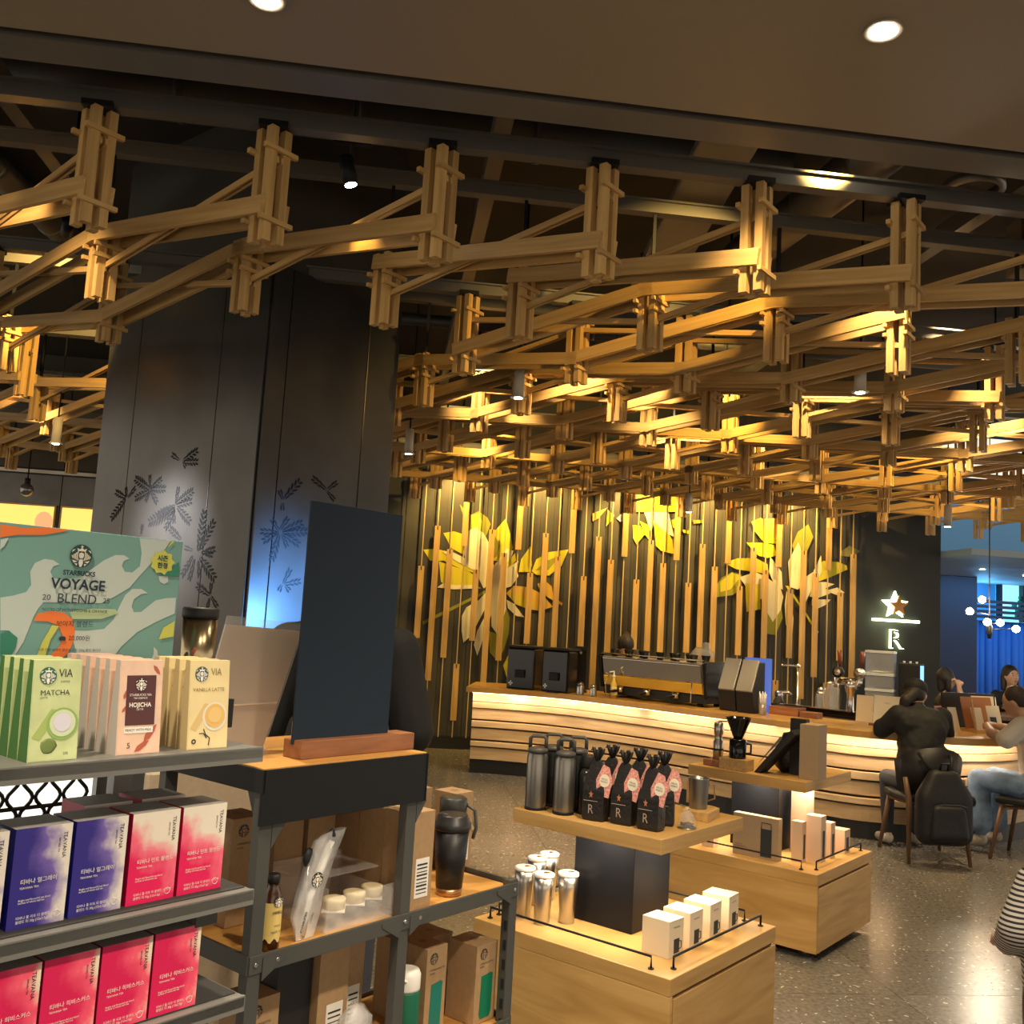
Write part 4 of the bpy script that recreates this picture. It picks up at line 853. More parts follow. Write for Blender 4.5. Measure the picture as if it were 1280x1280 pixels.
# white boxes on table 1
def carton(o, s, t_, z, w, d, h, m, name, lab, cat='box', rz=0, grp=None, img=None, lid=True):
    t = thing(name, lab, cat, W(o, s, t_, z), FA + rz, grp)
    MB().b2(0, w, 0, d, 0, h).build('carton', m, t, bevel=.0012)
    if lid: MB().b2(.001, w - .001, -.0006, d * .5, h - .0012, h + .0006).build('lid_flap', m, t)
    if img == 'mug':
        MB().b2(w * .34, w * .70, -.0012, .0, .012, h * .48).build('printed_mug', INK, t); 
        b = MB(); b.tube([(w * .70, -.001, h * .4), (w * .84, -.001, h * .38), (w * .84, -.001, h * .2), (w * .70, -.001, h * .18)], .0016, 6); b.build('printed_handle', INK, t)
        text(t, 'MUG 355ML', w * .5, h * .80, .008, INK, -.001)
    if img == 'bottle':
        MB().b2(w * .30, w * .72, -.0012, 0, h * .08, h * .68).build('printed_bottle', INK, t)
    if img == 'tall':
        MB().b2(w * .62, w * .86, -.0012, 0, h * .06, h * .72).build('printed_bottle', INK, t)
        MB().tube([(w * .63, -.001, h * .72), (w * .64, -.001, h * .86), (w * .84, -.001, h * .86), (w * .85, -.001, h * .72)], .0022, 6).build('printed_handle', INK, t)
        b = MB(); q = h * .85
        for x0, x1, z0, z1 in ((.05, .075, .12, .25),): b.b2(w * x0, w * x0 + .004, -.001, 0, q - .035, q + .01); b.b2(w * .05, w * .19, -.001, 0, q + .006, q + .01); b.b2(w * .05, w * .19, -.001, 0, q - .035, q - .031); b.b2(w * .18, w * .18 + .004, -.001, 0, q - .035, q + .01); b.b2(w * .09, w * .13, -.001, 0, q - .02, q + .004)
        b.build('printed_mark', INK, t)
        for k in range(3): text(t, ('STAINLESS', 'HANDLE BOTTLE', '591ML')[k], w * .05, h * (.26 - .055 * k), .009, INK, -.001, 'LEFT')
    return t
WBOX = mat('white_carton', (.70, .61, .46), .6)
for k, s in enumerate((.17, .325, .485, .645)): carton(C1, s, .105, .42, .10, .115, .128, WBOX, 'mug_box', ('white mug box at the corner of the rail, first of four', 'second white mug box from the rail corner', 'third white mug box from the rail corner', 'fourth white mug box, farthest from the rail corner')[k], 'box', R(-2 + 2 * k), 'white mug boxes on the display table', 'mug')
# grey handled bottles on shelf 1
SZ = .845
GUN = mat('gunmetal', (.26, .25, .225), .34, .85)
def handled(o, s, t_, lab, m=GUN):
    t = thing('handle_bottle', lab, 'bottle', W(o, s, t_, SZ), R(-12))
    MB().lathe([(.040, 0), (.042, .005), (.042, .205), (.036, .222), (.034, .226)], n=28).build('body', m, t)
    MB().lathe([(.040, .222), (.040, .238), (.030, .244)], n=24).build('cap', mat('cap_grey', (.075, .073, .068), .45), t)
    MB().tube([(-.032, 0, .24), (-.032, 0, .278), (-.022, 0, .287), (.022, 0, .287), (.032, 0, .278), (.032, 0, .24)], .0075, 8).build('handle', mat('cap_grey', (0, 0, 0)), t)
    MB().lathe([(.0425, .0), (.0428, .0), (.0428, .012), (.0425, .012)], n=28).build('base_band', BLACKM, t)
for k, (s, t_) in enumerate(((.155, .725), (.175, .60), (.27, .73), (.29, .62))):
    handled(C1, s, t_, ('gunmetal bottle with square handle at the outer end of the shelf', 'gunmetal bottle with square handle beside the coffee bags', 'black handled bottle behind the outer gunmetal bottle', 'black handled bottle behind the gunmetal bottle by the bags')[k], GUN if k < 2 else mat('bottle_black', (.02, .02, .02), .35, .3))
# coffee bags with floral tags
FLOR = mat('floral_print', (.75, .30, .26), .6, noise=.5, nscale=160)
def coffee_bag(o, s, t_, lab, rz=0, z=SZ, full=True):
    t = thing('coffee_bag', lab, 'coffee bag', W(o, s, t_, z), FA + rz - R(72)); t.scale = (1.0, 1.0, 1.22)
    w, d, h = .044, .032, .125
    vs = []; 
    for zz, kx, ky in ((0, .92, .9), (.01, 1, 1), (h * .75, .97, .95), (h, .80, .62), (h + .045, .60, .30), (h + .062, .34, .16)):
        for ax, ay in ((-1, -1), (0, -1.12), (1, -1), (1.06, 0), (1, 1), (0, 1.12), (-1, 1), (-1.06, 0)): vs.append((ax * w * kx, ay * d * ky, zz))
    fs = [[7, 6, 5, 4, 3, 2, 1, 0]]
    for i in range(5):
        for k in range(8): fs.append((8 * i + k, 8 * i + (k + 1) % 8, 8 * i + 8 + (k + 1) % 8, 8 * i + 8 + k))
    fs.append([40 + k for k in range(8)])
    MB()._add(vs, fs, 0, False).build('bag', mat('bag_black', (.012, .011, .011), .38, bump=.5, nscale=60), t, bevel=.002)
    b = MB()
    for k in range(9): a = k * .7; b.tube([(0, 0, h + .055), (.018 * math.cos(a), .012 * math.sin(a), h + .085 + .006 * (k % 3)), (.028 * math.cos(a), .018 * math.sin(a), h + .098 - .008 * (k % 2))], [.007, .008, .003], 6)
    b.build('ribbon', BLACK, t)
    if full:
        yf = -d * 1.13 - .001
        tg = MB().slab([(-.002, .075), (.044, .072), (.050, .125), (.030, .165), (.004, .170), (-.014, .118)], yf - .001, yf + .0005).build('tag', FLOR, t)
        tg.rotation_euler = (R(-7), R(8), R(12)); tg.location = (.0, -.006, .005)
        b = MB(); b.disc(.019, .122, .020, yf - .0025, 0, 20); b.build('tag_label', PAPER, tg)
        text(tg, 'SPECIAL', .019, .126, .007, INK, yf - .0035); text(tg, 'RESERVE', .019, .118, .007, INK, yf - .0035)
        MB().plate([(.010 * (1 if k % 2 == 0 else .42) * math.sin(k * math.pi / 5) - .006, .082 + .013 * (1 if k % 2 == 0 else .42) * math.cos(k * math.pi / 5)) for k in range(10)], yf - .0015).build('star', mat('copper_print', (.62, .24, .12), .4, .3), t)
        MB().b2(-.036, .022, yf - .0015, yf, .0615, .0632).build('line', mat('tan_print', (.42, .33, .26), .5), t)
        text(t, 'R', -.006, .036, .040, mat('tan_print', (0, 0, 0)), yf - .0012)
for k, (s, t_) in enumerate(((.185, .455), (.215, .345), (.215, .225))): coffee_bag(C1, s, t_, ('black coffee bag with floral tag beside the gunmetal bottles', 'middle black coffee bag with floral tag of the front three', 'black coffee bag with floral tag at the shelf corner')[k], R(-6 - 4 * k))
for k, (s, t_) in enumerate(((.305, .465), (.335, .355), (.335, .245))):
    coffee_bag(C1, s, t_, ('black coffee bag behind the first tagged bag', 'black coffee bag behind the middle tagged bag', 'black coffee bag behind the corner tagged bag')[k], R(5 * k))
# black bottle behind bags
t = thing('dark_shaker', 'dark bottle with black screw cap between handled bottles and bags', 'bottle', W(C1, .25, .54, SZ)); MB().lathe([(.035, 0), (.036, .15), (.026, .18)], n=20).build('body', mat('dark_smoke', (.03, .03, .028), .2), t); MB().lathe([(.028, .18), (.030, .185), (.030, .225), (.026, .23)], n=20).build('cap', BLACK, t)
# glass cloche
t = thing('glass_cloche', 'small glass dome with coffee beans on a steel dish', 'cloche', W(C1, .355, .15, SZ))
MB().lathe([(.036, 0), (.037, .004), (.034, .006)], n=24).build('dish', BRUSH, t); MB().lathe([(.032, .006), (.032, .032), (.026, .052), (.012, .063), (.005, .066)], n=24, cap=False).build('dome', GLASS, t); MB().ball((0, 0, .073), .008, 10).build('knob', GLASS, t)
bb = MB()
for k in range(40): a = k * 2.4; r = .024 * math.sqrt(k / 40); bb.ball((r * math.cos(a), r * math.sin(a), .010 + .012 * random.random()), (.005, .0035, .003), 6)
o = bb.build('coffee_beans', mat('bean_brown', (.06, .025, .012), .4), t); o['kind'] = 'stuff'
# mug on wooden block
t = thing('wooden_block', 'chamfered oak block under the dark mug', 'block', W(C1, .60, .21, SZ), FA + R(10)); MB().prism([(-.09, -.05), (.06, -.05), (.09, -.01), (.09, .06), (-.09, .06)], 0, .036).build('block', OAK, t, bevel=.002)
t = thing('dark_mug', 'tall dark gunmetal mug with wire handle on the oak block', 'mug', W(C1, .585, .225, SZ + .036)); MB().lathe([(.034, 0), (.035, .004), (.042, .118), (.0425, .122), (.039, .12), (.036, .03)], n=26).build('body', GUN, t)
MB().tube([(.040, 0, .095), (.066, .0, .092), (.068, 0, .04), (.038, 0, .03)], .0035, 8).build('handle', mat('gold_wire', (.35, .22, .08), .35, .6), t)
t = thing('dark_mug', 'tan carton behind the dark mug on the oak block', 'carton', W(C1, .66, .26, SZ + .036), FA); MB().b2(0, .04, 0, .06, 0, .10).build('carton', KRAFT, t)

# table 2 goods
CARD = mat('taupe_carton', (.33, .24, .15), .65, noise=.04, nscale=40)
carton(C2, .085, .50, .42, .255, .05, .215, CARD, 'bottle_box', 'large taupe bottle box printed with a tall black handled bottle', 'box', R(-90), None, 'tall', False)
PINKB = mat('blush_carton', (.60, .44, .32), .6)
carton(C2, .185, .155, .42, .05, .06, .205, PINKB, 'slim_box', 'slim blush carton right behind the large bottle box', 'box', 0, None, 'bottle')
carton(C2, .26, .085, .42, .072, .085, .235, PINKB, 'tall_box', 'tall blush carton at the rail corner with a black bottle print', 'box', 0, None, 'bottle')
carton(C2, .40, .085, .42, .065, .08, .185, PINKB, 'tall_box', 'middle blush carton between the tall and the low carton', 'box', 0, None, 'bottle')
carton(C2, .58, .075, .42, .085, .13, .125, PINKB, 'low_box', 'low wide blush carton by the end of the rail', 'box', 0, None, 'bottle')
carton(C2, .40, .22, .42, .10, .09, .34, PINKB, 'tall_box', 'tallest blush carton standing against the pedestal under the shelf', 'box')
carton(C2, .10, .62, .42, .05, .07, .13, PINKB, 'low_box', 'small blush carton behind the shelf of the silver tumbler table', 'box')
# shelf 2
t = thing('wooden_block', 'square oak block under the black coffee dripper', 'block', W(C2, .115, .45, SZ), FA); MB().b2(0, .10, 0, .16, 0, .062).build('block', OAK, t, bevel=.002)
t = thing('coffee_dripper', 'black funnel dripper set on a black server', 'dripper', W(C2, .165, .525, SZ + .062)); MB().lathe([(.044, 0), (.046, .005), (.046, .10), (.03, .108)], n=22).build('server', GLOSSB, t); MB().lathe([(.022, .105), (.03, .12), (.068, .215), (.070, .222), (.065, .22), (.02, .115)], n=24, cap=False).build('funnel', GLOSSB, t); MB().tube([(.046, 0, .08), (.075, 0, .075), (.075, 0, .03), (.046, 0, .025)], .006, 8).build('handle', BLACK, t)
t = thing('wooden_block', 'low walnut block under the steel hand grinder', 'block', W(C2, .19, .665, SZ), FA); MB().b2(-.04, .09, -.04, .06, 0, .035).build('block', WALN, t, bevel=.002)
t = thing('hand_grinder', 'slim steel hand grinder with ringed barrel beside the dripper', 'grinder', W(C2, .21, .665, SZ + .035)); MB().lathe([(.028, 0), (.028, .10), (.022, .105), (.022, .135), (.026, .14), (.026, .20), (.012, .206)], n=20).build('barrel', BRUSH, t); MB().bar((0, 0, .208), (.09, .02, .212), .014, .006).build('crank', CHROME, t); MB().lathe([(.029, .05), (.029, .06)], n=20).build('ring', BLACKM, t)
t = thing('leaning_board', 'black flat case leaning against the tall taupe box', 'case', W(C2, .165, .43, SZ), FA - R(90)); MB().slab([(0, 0), (.035, 0), (.235, .225), (.205, .25)], 0, .11).build('case', BLACK, t, bevel=.004); MB().slab([(.03, .055), (.05, .075), (.16, .20), (.15, .21)], -.003, 0).build('edge', mat('case_edge', (.10, .10, .10), .3), t)
b = MB(); b.ball((0, 0, .085), (.075, .045, .09), 12, jit=.10); b.ball((.01, 0, .16), (.05, .03, .06), 10, jit=.1); tag(b.build('black_pouch', mat('pouch_black', (.01, .01, .01), .3, bump=.7, nscale=40), loc=W(C2, .345, .32, SZ), rz=FA - R(90)), 'crumpled glossy black pouch behind the leaning case', 'pouch')
carton(C2, .19, .085, SZ, .125, .10, .285, CARD, 'tall_box', 'tall plain taupe box on the upper shelf corner near the bar', 'box', 0, None, None)
tag(MB().b2(0, .05, 0, .09, 0, .30).build('black_box', BLACK, loc=W(C2, .30, .195, SZ), rz=FA, bevel=.002), 'black box peeking out behind the tall taupe box', 'box')

# ================================================================== GREY SHELF WITH TEA AND COFFEE BOXES (front left)
gs = thing('tea_shelf', 'grey metal shelf unit stacked with coffee stick and tea boxes', 'shelf', W(SO, 0, 0), FA)
for zt, s1 in ((1.355, .0), (1.118, .005), (.946, .005), (.70, 0), (.20, 0)):
    MB().b2(-1.15, s1, 0, .40, zt - .018, zt).build('shelf_board', GREYSH, gs, bevel=.0015)
    MB().b2(-1.15, s1, 0, .006, zt - .024, zt + .001).build('front_lip', GREYSH, gs)
    if zt < 1.3: MB().b2(-1.14, s1 - .006, .02, .39, zt + .0005, zt + .002).build('mat', mat('shelf_mat', (.03, .03, .03), .8), gs)
for s, t_ in ((-.07, .33), (-.07, .39), (-1.1, .33)): MB().b2(s - .018, s + .018, t_ - .012, t_ + .012, 0, 1.34).build('post', GREYSH, gs)
for zt in (1.10, .93): MB().b2(-.09, -.05, .02, .40, zt - .03, zt).build('bracket', DARKM, gs)
# wire basket back panel
wm = mat('pale_backing', (.85, .85, .78), .6, emit=(1, .95, .8), es=.5)  # backing material emits weakly by itself
wv = thing('wavy_grille', 'black wavy metal grille in front of a pale backing behind the tea boxes', 'grille', W(SO, -.25, .36, 1.12), FA)
MB().b2(-.5, .16, .03, .036, 0, .20).build('backing', wm, wv)
for k in range(26):
    x = -.5 + .025 * k; MB().tube([(x + .010 * math.sin(q * .785 + (k % 2) * 3.14), 0, .012 + .0075 * q) for q in range(25)], .0036, 5).build('wire', BLACK, wv)
for z in (.02, .10, .19): MB().tube([(-.5, .0, z), (.15, 0, z)], .004, 6).build('cross_wire', BLACK, wv)

# coffee stick boxes (wedge shaped cartons)
def via(kind, n, s, w, labf):
    H = .145
    front, side, ink = kind['front'], kind['side'], kind['ink']
    t = thing('coffee_stick_box', labf(0), 'coffee box', W(SO, s, .030, 1.355), FA, kind['grp'])
    d = .030
    b = MB(); vs = [(0, 0, 0), (w, 0, 0), (w, d, 0), (0, d, 0), (0, .012, H), (w, .012, H), (w, d - .006, H), (0, d - .006, H)]
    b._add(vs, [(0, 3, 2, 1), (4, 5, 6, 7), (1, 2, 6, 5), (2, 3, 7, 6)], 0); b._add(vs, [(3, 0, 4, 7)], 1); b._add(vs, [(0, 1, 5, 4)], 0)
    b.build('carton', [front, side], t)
    fp = bpy.data.objects.new('front_print', MB().plate([(.001, .001), (w - .001, .001), (w - .001, H - .002), (.001, H - .002)], 0).mesh('front_print', kind['front'])); COL.objects.link(fp); fp.parent = t
    fp.location = (0, -.0006, 0); fp.rotation_euler = (-math.atan2(.012, H), 0, 0)
    kind['draw'](fp, w, H)
    for k in range(1, n): dup(t, W(SO, s, .030 + k * .0315, 1.355), FA, labf(k))
def drink(fp, w, H, stick, cup, foam, ring):
    m = fp
    MB().plate([(.004, .035), (.03, .075), (.045, .072), (.015, .030)][::-1], -.0004).build('printed_stick', stick, m)
    b = MB(); b.disc(w * .655, .053, .0235, -.0006, 0, 24); o = b.build('printed_cup', ring, m); b = MB(); b.disc(w * .655, .054, .0195, -.0010, 0, 24); b.build('printed_foam', cup, m)
    b = MB(); b.disc(w * .65, .055, .013, -.0014, 0, 18); b.build('printed_swirl', foam, m)
def draw_matcha(fp, w, H):
    g = mat('matcha_green', (.26, .42, .10), .5)
    drink(fp, w, H, mat('matcha_stick', (.33, .44, .13), .5), mat('matcha_cup', (.55, .62, .45), .5), mat('matcha_foam', (.60, .60, .70), .5), mat('matcha_ring', (.24, .40, .10), .5))
    siren(fp, .022, H - .022, .0125, -.0008, mat('siren_green', (.03, .13, .07), .5), WHITE)
    text(fp, 'VIA', .048, H - .019, .017, INK, -.0008, wide=.8); text(fp, 'COFFEE', .048, H - .031, .004, INK, -.0008)
    text(fp, 'MATCHA', .012, H - .047, .0105, INK, -.0008, 'LEFT', wide=1.0); text(fp, 'LATTE', .012, H - .054, .004, INK, -.0008, 'LEFT')
    MB().ball((.029, -.0003, .022), (.012, .0006, .011), 12, jit=.1).build('printed_powder', mat('powder_green', (.14, .20, .06), .7), fp)
    text(fp, '270', .055, .010, .005, INK, -.0008)
def draw_hoji(fp, w, H):
    MB().plate([(.012, .045), (.062, .045), (.062, .122), (.012, .122)], -.0006).build('printed_panel', mat('hoji_plum', (.085, .030, .032), .5), fp)
    siren(fp, .036, .108, .0105, -.0012, mat('siren_plum', (.06, .02, .025), .5), WHITE)
    text(fp, 'STARBUCKS VIA', .036, .0915, .0052, WHITE, -.0012); text(fp, 'TEA ESSENCE', .036, .0865, .004, WHITE, -.0012); text(fp, 'HOJICHA', .036, .076, .0095, WHITE, -.0012, wide=.95, bold=.0002); text(fp, 'LATTE', .036, .069, .004, WHITE, -.0012)
    MB().plate([(.011, .033), (.060, .033), (.060, .042), (.011, .042)], -.0008).build('printed_strip', WHITE, fp); text(fp, 'READY WITH MILK', .035, .0378, .0052, INK, -.0014)
    lf = mat('hoji_leaf', (.42, .10, .06), .5)
    for x, z, a, l in ((.056, .138, -.9, .02), (.008, .085, 1.2, .018), (.006, .065, .9, .015), (.030, .004, .6, .03), (.045, .018, .9, .035)):
        c, sn = math.cos(a), math.sin(a); P = [(0, 0), (l * .3, l * .16), (l * .7, l * .14), (l, 0), (l * .7, -l * .12), (l * .3, -l * .14)]
        P = [(x + p * c - q * sn, z + p * sn + q * c) for p, q in P]; P = [(max(.001, min(w - .001, p)), max(.001, min(H - .003, q))) for p, q in P]
        MB().plate(P, -.0005).build('printed_leaf', lf, fp)
    text(fp, '5', .020, .014, .012, INK, -.0008)
def draw_van(fp, w, H):
    drink(fp, w, H, mat('van_stick', (.62, .45, .20), .5), mat('van_cup', (.68, .44, .14), .5), mat('van_foam', (.72, .50, .20), .5), mat('van_ring', (.70, .66, .56), .4))
    siren(fp, .022, H - .022, .0125, -.0008, mat('siren_grey', (.05, .09, .08), .5), WHITE)
    text(fp, 'VIA', .050, H - .019, .017, mat('van_ink', (.22, .17, .06), .6), -.0008, wide=.8); text(fp, 'VANILLA LATTE', w * .48, H - .048, .0085, mat('van_ink', (0, 0, 0)), -.0008)
    MB().tube([(.030, -.0004, .033), (.034, -.0004, .024), (.042, -.0004, .018), (.040, -.0004, .006)], .0009, 5).build('printed_pod', INK, fp); MB().tube([(.022, -.0004, .026), (.030, -.0004, .026), (.036, -.0004, .018)], .0008, 5).build('printed_pod', INK, fp)
    text(fp, 'O', .012, .013, .010, INK, -.0008, bold=.0006)
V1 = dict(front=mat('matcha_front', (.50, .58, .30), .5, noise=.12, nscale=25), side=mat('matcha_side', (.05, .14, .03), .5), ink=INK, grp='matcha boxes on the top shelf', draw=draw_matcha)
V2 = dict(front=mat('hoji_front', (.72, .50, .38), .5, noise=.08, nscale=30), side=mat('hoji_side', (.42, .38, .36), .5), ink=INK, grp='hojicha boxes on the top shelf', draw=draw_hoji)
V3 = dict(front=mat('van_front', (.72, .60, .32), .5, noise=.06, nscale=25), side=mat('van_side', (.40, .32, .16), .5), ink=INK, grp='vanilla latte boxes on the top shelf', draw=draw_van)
ORD = ('front', 'second', 'third', 'fourth', 'fifth', 'last')
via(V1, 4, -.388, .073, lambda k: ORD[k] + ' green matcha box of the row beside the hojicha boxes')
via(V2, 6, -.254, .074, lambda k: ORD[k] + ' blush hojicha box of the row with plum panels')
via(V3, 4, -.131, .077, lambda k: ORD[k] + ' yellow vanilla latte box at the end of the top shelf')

# big seasonal display box behind them
vb = thing('seasonal_sign_box', 'large teal display box with white waves and orange swirl printed VOYAGE BLEND', 'display box', W(SO, 0, .22, 1.355), FA)
TEAL = mat('sign_teal', (.15, .31, .285), .5)
MB().b2(-.60, -.054, .0, .06, 0, .351).build('box', TEAL, vb, bevel=.001)
PC = {'pale': mat('sign_pale', (.44, .52, .50), .5), 'orange': mat('sign_orange', (.72, .17, .035), .5), 'lime': mat('sign_lime', (.50, .52, .10), .5), 'lime2': mat('sign_lime2', (.36, .47, .27), .5), 'dgreen': mat('sign_green', (.03, .19, .13), .5)}
for k, (c, pts) in enumerate(POSTER):
    MB().plate([(min(-.0545, x), min(.350, max(.0, z - 1.355))) for x, z in pts], -.0006 - .00012 * k).build('printed_shape', PC[c], vb)
NAVY = mat('sign_navy', (.008, .025, .04), .5); ys = -.0032
siren(vb, -.246, .308, .0195, ys, mat('siren_dark', (.01, .05, .05), .5), mat('siren_cream', (.62, .60, .52), .5))
text(vb, 'STARBUCKS', -.246, .278, .0112, NAVY, ys, bold=.0004, wide=.92); text(vb, 'VOYAGE', -.245, .2585, .0245, NAVY, ys, wide=.97, bold=.0006); text(vb, 'BLEND', -.245, .2345, .0225, NAVY, ys, wide=1.0)
text(vb, '20', -.297, .235, .013, NAVY, ys, wide=1.1); text(vb, '25', -.193, .234, .013, NAVY, ys, wide=1.0); text(vb, 'NOTES OF HONEYCOMB & ORANGE', -.246, .2155, .0068, NAVY, ys)
text(vb, '보야지 블렌드', -.244, .1925, .0112, NAVY, ys); text(vb, '20,000원', -.234, .169, .0105, NAVY, ys)
MB().slab([(-.268, .165), (-.258, .165), (-.257, .169), (-.260, .172), (-.266, .172), (-.269, .169)], ys, ys + .0002).build('printed_icon', NAVY, vb)
text(vb, '시즌', -.094, .316, .0115, NAVY, ys, bold=.0003); text(vb, '한정', -.093, .303, .0115, NAVY, ys, bold=.0003); text(vb, '시즌 한정 보야지 블렌드 원두 250g 홀빈 패키지', -.248, .149, .0055, NAVY, ys)

# tea cartons
TEA = {'pink': dict(face=gradient_print('tea_pink', (.70, .012, .10), (.82, .16, .24), (.76, .70, .60), 6, 8), side=mat('tea_red', (.48, .006, .05), .45), l1='티바나 민트 블렌드'),
       'blue': dict(face=gradient_print('tea_blue', (.030, .022, .22), (.16, .11, .40), (.72, .68, .62), 13, 2), side=mat('tea_navy', (.012, .012, .24), .45), l1='티바나 얼그레이'),
       'rose': dict(face=gradient_print('tea_rose', (.62, .012, .09), (.82, .10, .17), (.76, .66, .52), 10, 2.2), side=mat('tea_rose_side', (.36, .005, .045), .45), l1='티바나 히비스커스')}
TOPW = mat('tea_top', (.42, .40, .37), .5)
def tea(kind, s, t_, z, lab, grp, w=.083, d=.075, h=.140, rz=0, prn=True):
    k = TEA[kind]; t = thing('tea_box', lab, 'tea box', W(SO, s, t_, z), FA + rz, grp)
    b = MB(); vs = [(0, 0, 0), (w, 0, 0), (w, d, 0), (0, d, 0), (0, 0, h), (w, 0, h), (w, d, h), (0, d, h)]
    b._add(vs, [(0, 3, 2, 1), (1, 2, 6, 5), (2, 3, 7, 6), (3, 0, 4, 7)], 1); b._add(vs, [(4, 5, 6, 7)], 2); b._add(vs, [(0, 1, 5, 4)], 0)
    b.build('carton', [k['face'], k['side'], TOPW], t)
    if prn:
        text(t, 'TEAVANA', w - .010, h - .030, .0085, INK, -.0005, rot=R(-90)); text(t, 'BREWED TEA', w - .018, h - .030, .0035, INK, -.0005, rot=R(-90))
        text(t, k['l1'], .013, h * .46, .0080, WHITE, -.0005, 'LEFT'); text(t, 'TEAVANA TEA', .013, h * .40, .0042, WHITE, -.0005, 'LEFT'); text(t, 'Bright and flavourful tea blend', .013, h * .28, .0038, WHITE, -.0005, 'LEFT'); text(t, 'sachets of whole leaf tea', .013, h * .255, .0038, WHITE, -.0005, 'LEFT')
        text(t, '티바나 풀 리프 티 블렌드 12 티백', .012, h * .105, .0048, WHITE, -.0005, 'LEFT'); text(t, '블렌드 티 30g (12x2.5g)', .012, h * .065, .0048, WHITE, -.0005, 'LEFT')
        b = MB(); b.tube([(w - .012 + .005 * math.cos(q), -.0003, h * .09 + .005 * math.sin(q)) for q in [i * .7 for i in range(10)]], .0005, 4); b.build('printed_seal', WHITE, t)
    return t
for k, (kd, s) in enumerate((('blue', -.386), ('blue', -.297), ('pink', -.206), ('pink', -.117))):
    lb = ('deep blue tea box beside the other blue one on the middle shelf', 'deep blue tea box touching the pink boxes on the middle shelf', 'pink tea box touching the blue boxes on the middle shelf', 'pink tea box at the end of the middle shelf')[k]
    tea(kd, s, .042, 1.120, lb, 'tea boxes on the middle shelf')
tea('blue', -.478, .042, 1.120, 'blue tea box farthest from the shelf end', 'tea boxes on the middle shelf')
for k, s in enumerate((-.235, -.135)): tea('pink', s, .140, 1.120, ('pink tea box in the second row behind the blue box', 'pink tea box in the second row at the shelf end')[k], 'tea boxes on the middle shelf', prn=False)
for k, s in enumerate((-.160, -.247, -.334, -.421)): tea('rose', s, .022, .948, ('red tea box at the end of the lower shelf', 'second red tea box from the end of the lower shelf', 'third red tea box from the end of the lower shelf', 'fourth red tea box from the end of the lower shelf')[k], 'tea boxes on the lower shelf', h=.126)

# gold tumbler in a clear sleeve
t = thing('printed_tumbler', 'gold steel tumbler with a colourful figure print and black lid', 'tumbler', W(SO, .05, .30, 1.41))
MB().lathe([(.030, 0), (.0335, .155)], n=28).build('body', mat('gold_steel', (.42, .34, .20), .25, 1), t); MB().lathe([(.0345, .155), (.0355, .16), (.0355, .172), (.032, .176)], n=28).build('lid', BLACK, t); MB().lathe([(.0305, 0), (.0305, .012)], n=28).build('base_band', DARKM, t)
for a0, z0, sw, sh, c in ((-95, .035, .016, .035, (.02, .20, .20)), (-75, .075, .016, .012, (.75, .32, .04)), (-120, .080, .008, .016, (.05, .05, .06)), (-92, .092, .007, .014, (.55, .12, .08)), (-65, .050, .010, .020, (.25, .05, .04)), (-110, .045, .006, .018, (.03, .25, .26))):
    a = R(a0); r = .0325; o = MB().ball((0, 0, 0), (sw * .6, .0025, sh * .6), 10).build('print', mat('print_%d' % a0, c, .5), t); o.location = (r * math.cos(a), r * math.sin(a), z0); o.rotation_euler = (0, .3, a + R(90))
tag(MB().b2(-.06, .06, -.05, .05, 0, .055).build('riser_box', BLACK, loc=W(SO, .05, .30, 1.355), rz=FA), 'small black riser under the gold tumbler', 'riser')
t = thing('clear_sleeve', 'thin clear acrylic card holder beside the seasonal sign box', 'card holder', W(SO, -.035, .30, 1.355), FA); MB().b2(-.025, .012, 0, .003, 0, .135).build('panel', ACRYL, t); MB().b2(-.025, .012, -.02, .02, 0, .004).build('foot', ACRYL, t)

# ================================================================== BLACK RACK
rk = thing('black_rack', 'black angle-iron gift rack with wooden shelves and a taller left bay', 'rack', W(QO, 0, 0), FA)
RD = .38
for s, zt in ((-.425, 1.24), (.0, 1.24), (.415, .90)):
    for t_ in (.012, RD - .012):
        MB().b2(s - .016, s + .016, t_ - .013, t_ + .013, 0, zt).build('post', DARKM, rk, bevel=.001)
MB().b2(-.445, .035, -.005, RD, 1.247, 1.265).build('top_board', RACKW, rk, bevel=.001)
MB().b2(-.448, .036, -.010, -.002, 1.150, 1.262).build('front_panel', BLACKM, rk, bevel=.001)
MB().b2(-.450, -.442, -.010, RD, 1.215, 1.262).build('side_panel', BLACKM, rk); MB().b2(.030, .038, -.010, RD, 1.150, 1.262).build('side_panel', BLACKM, rk)
for s, sg_ in ((-.408, 1), (-.016, -1), (.016, 1), (.40, -1)):      # corner gussets with rivets
    MB().slab([(s, .84), (s + sg_ * .06, .875), (s + sg_ * .06, .885), (s, .885)], -.006, -.001).build('gusset', DARKM, rk)
for z0 in (.868, .52):
    for s0, s1 in ((-.435, .0), (.0, .43)):
        MB().b2(s0 + .012, s1 - .012, .008, RD - .008, z0, z0 + .014).build('shelf_board', RACKW, rk)
    MB().b2(-.44, .43, -.004, .004, z0 - .012, z0 + .024).build('front_rail', DARKM, rk, bevel=.001); MB().b2(-.44, .43, RD - .004, RD + .004, z0 - .012, z0 + .024).build('back_rail', DARKM, rk)
    for s in (-.44, .43): MB().b2(s - .004, s + .004, 0, RD, z0 - .012, z0 + .026).build('end_rail', DARKM, rk)
    for s in (-.425, -.37, .0, .05, .415): MB().lathe([(.006, 0), (.004, .003)], c=(0, 0, 0), n=8).build('rivet', BRUSH, rk, loc=(s, -.004, z0 + .006)).rotation_euler = (R(90), 0, 0)
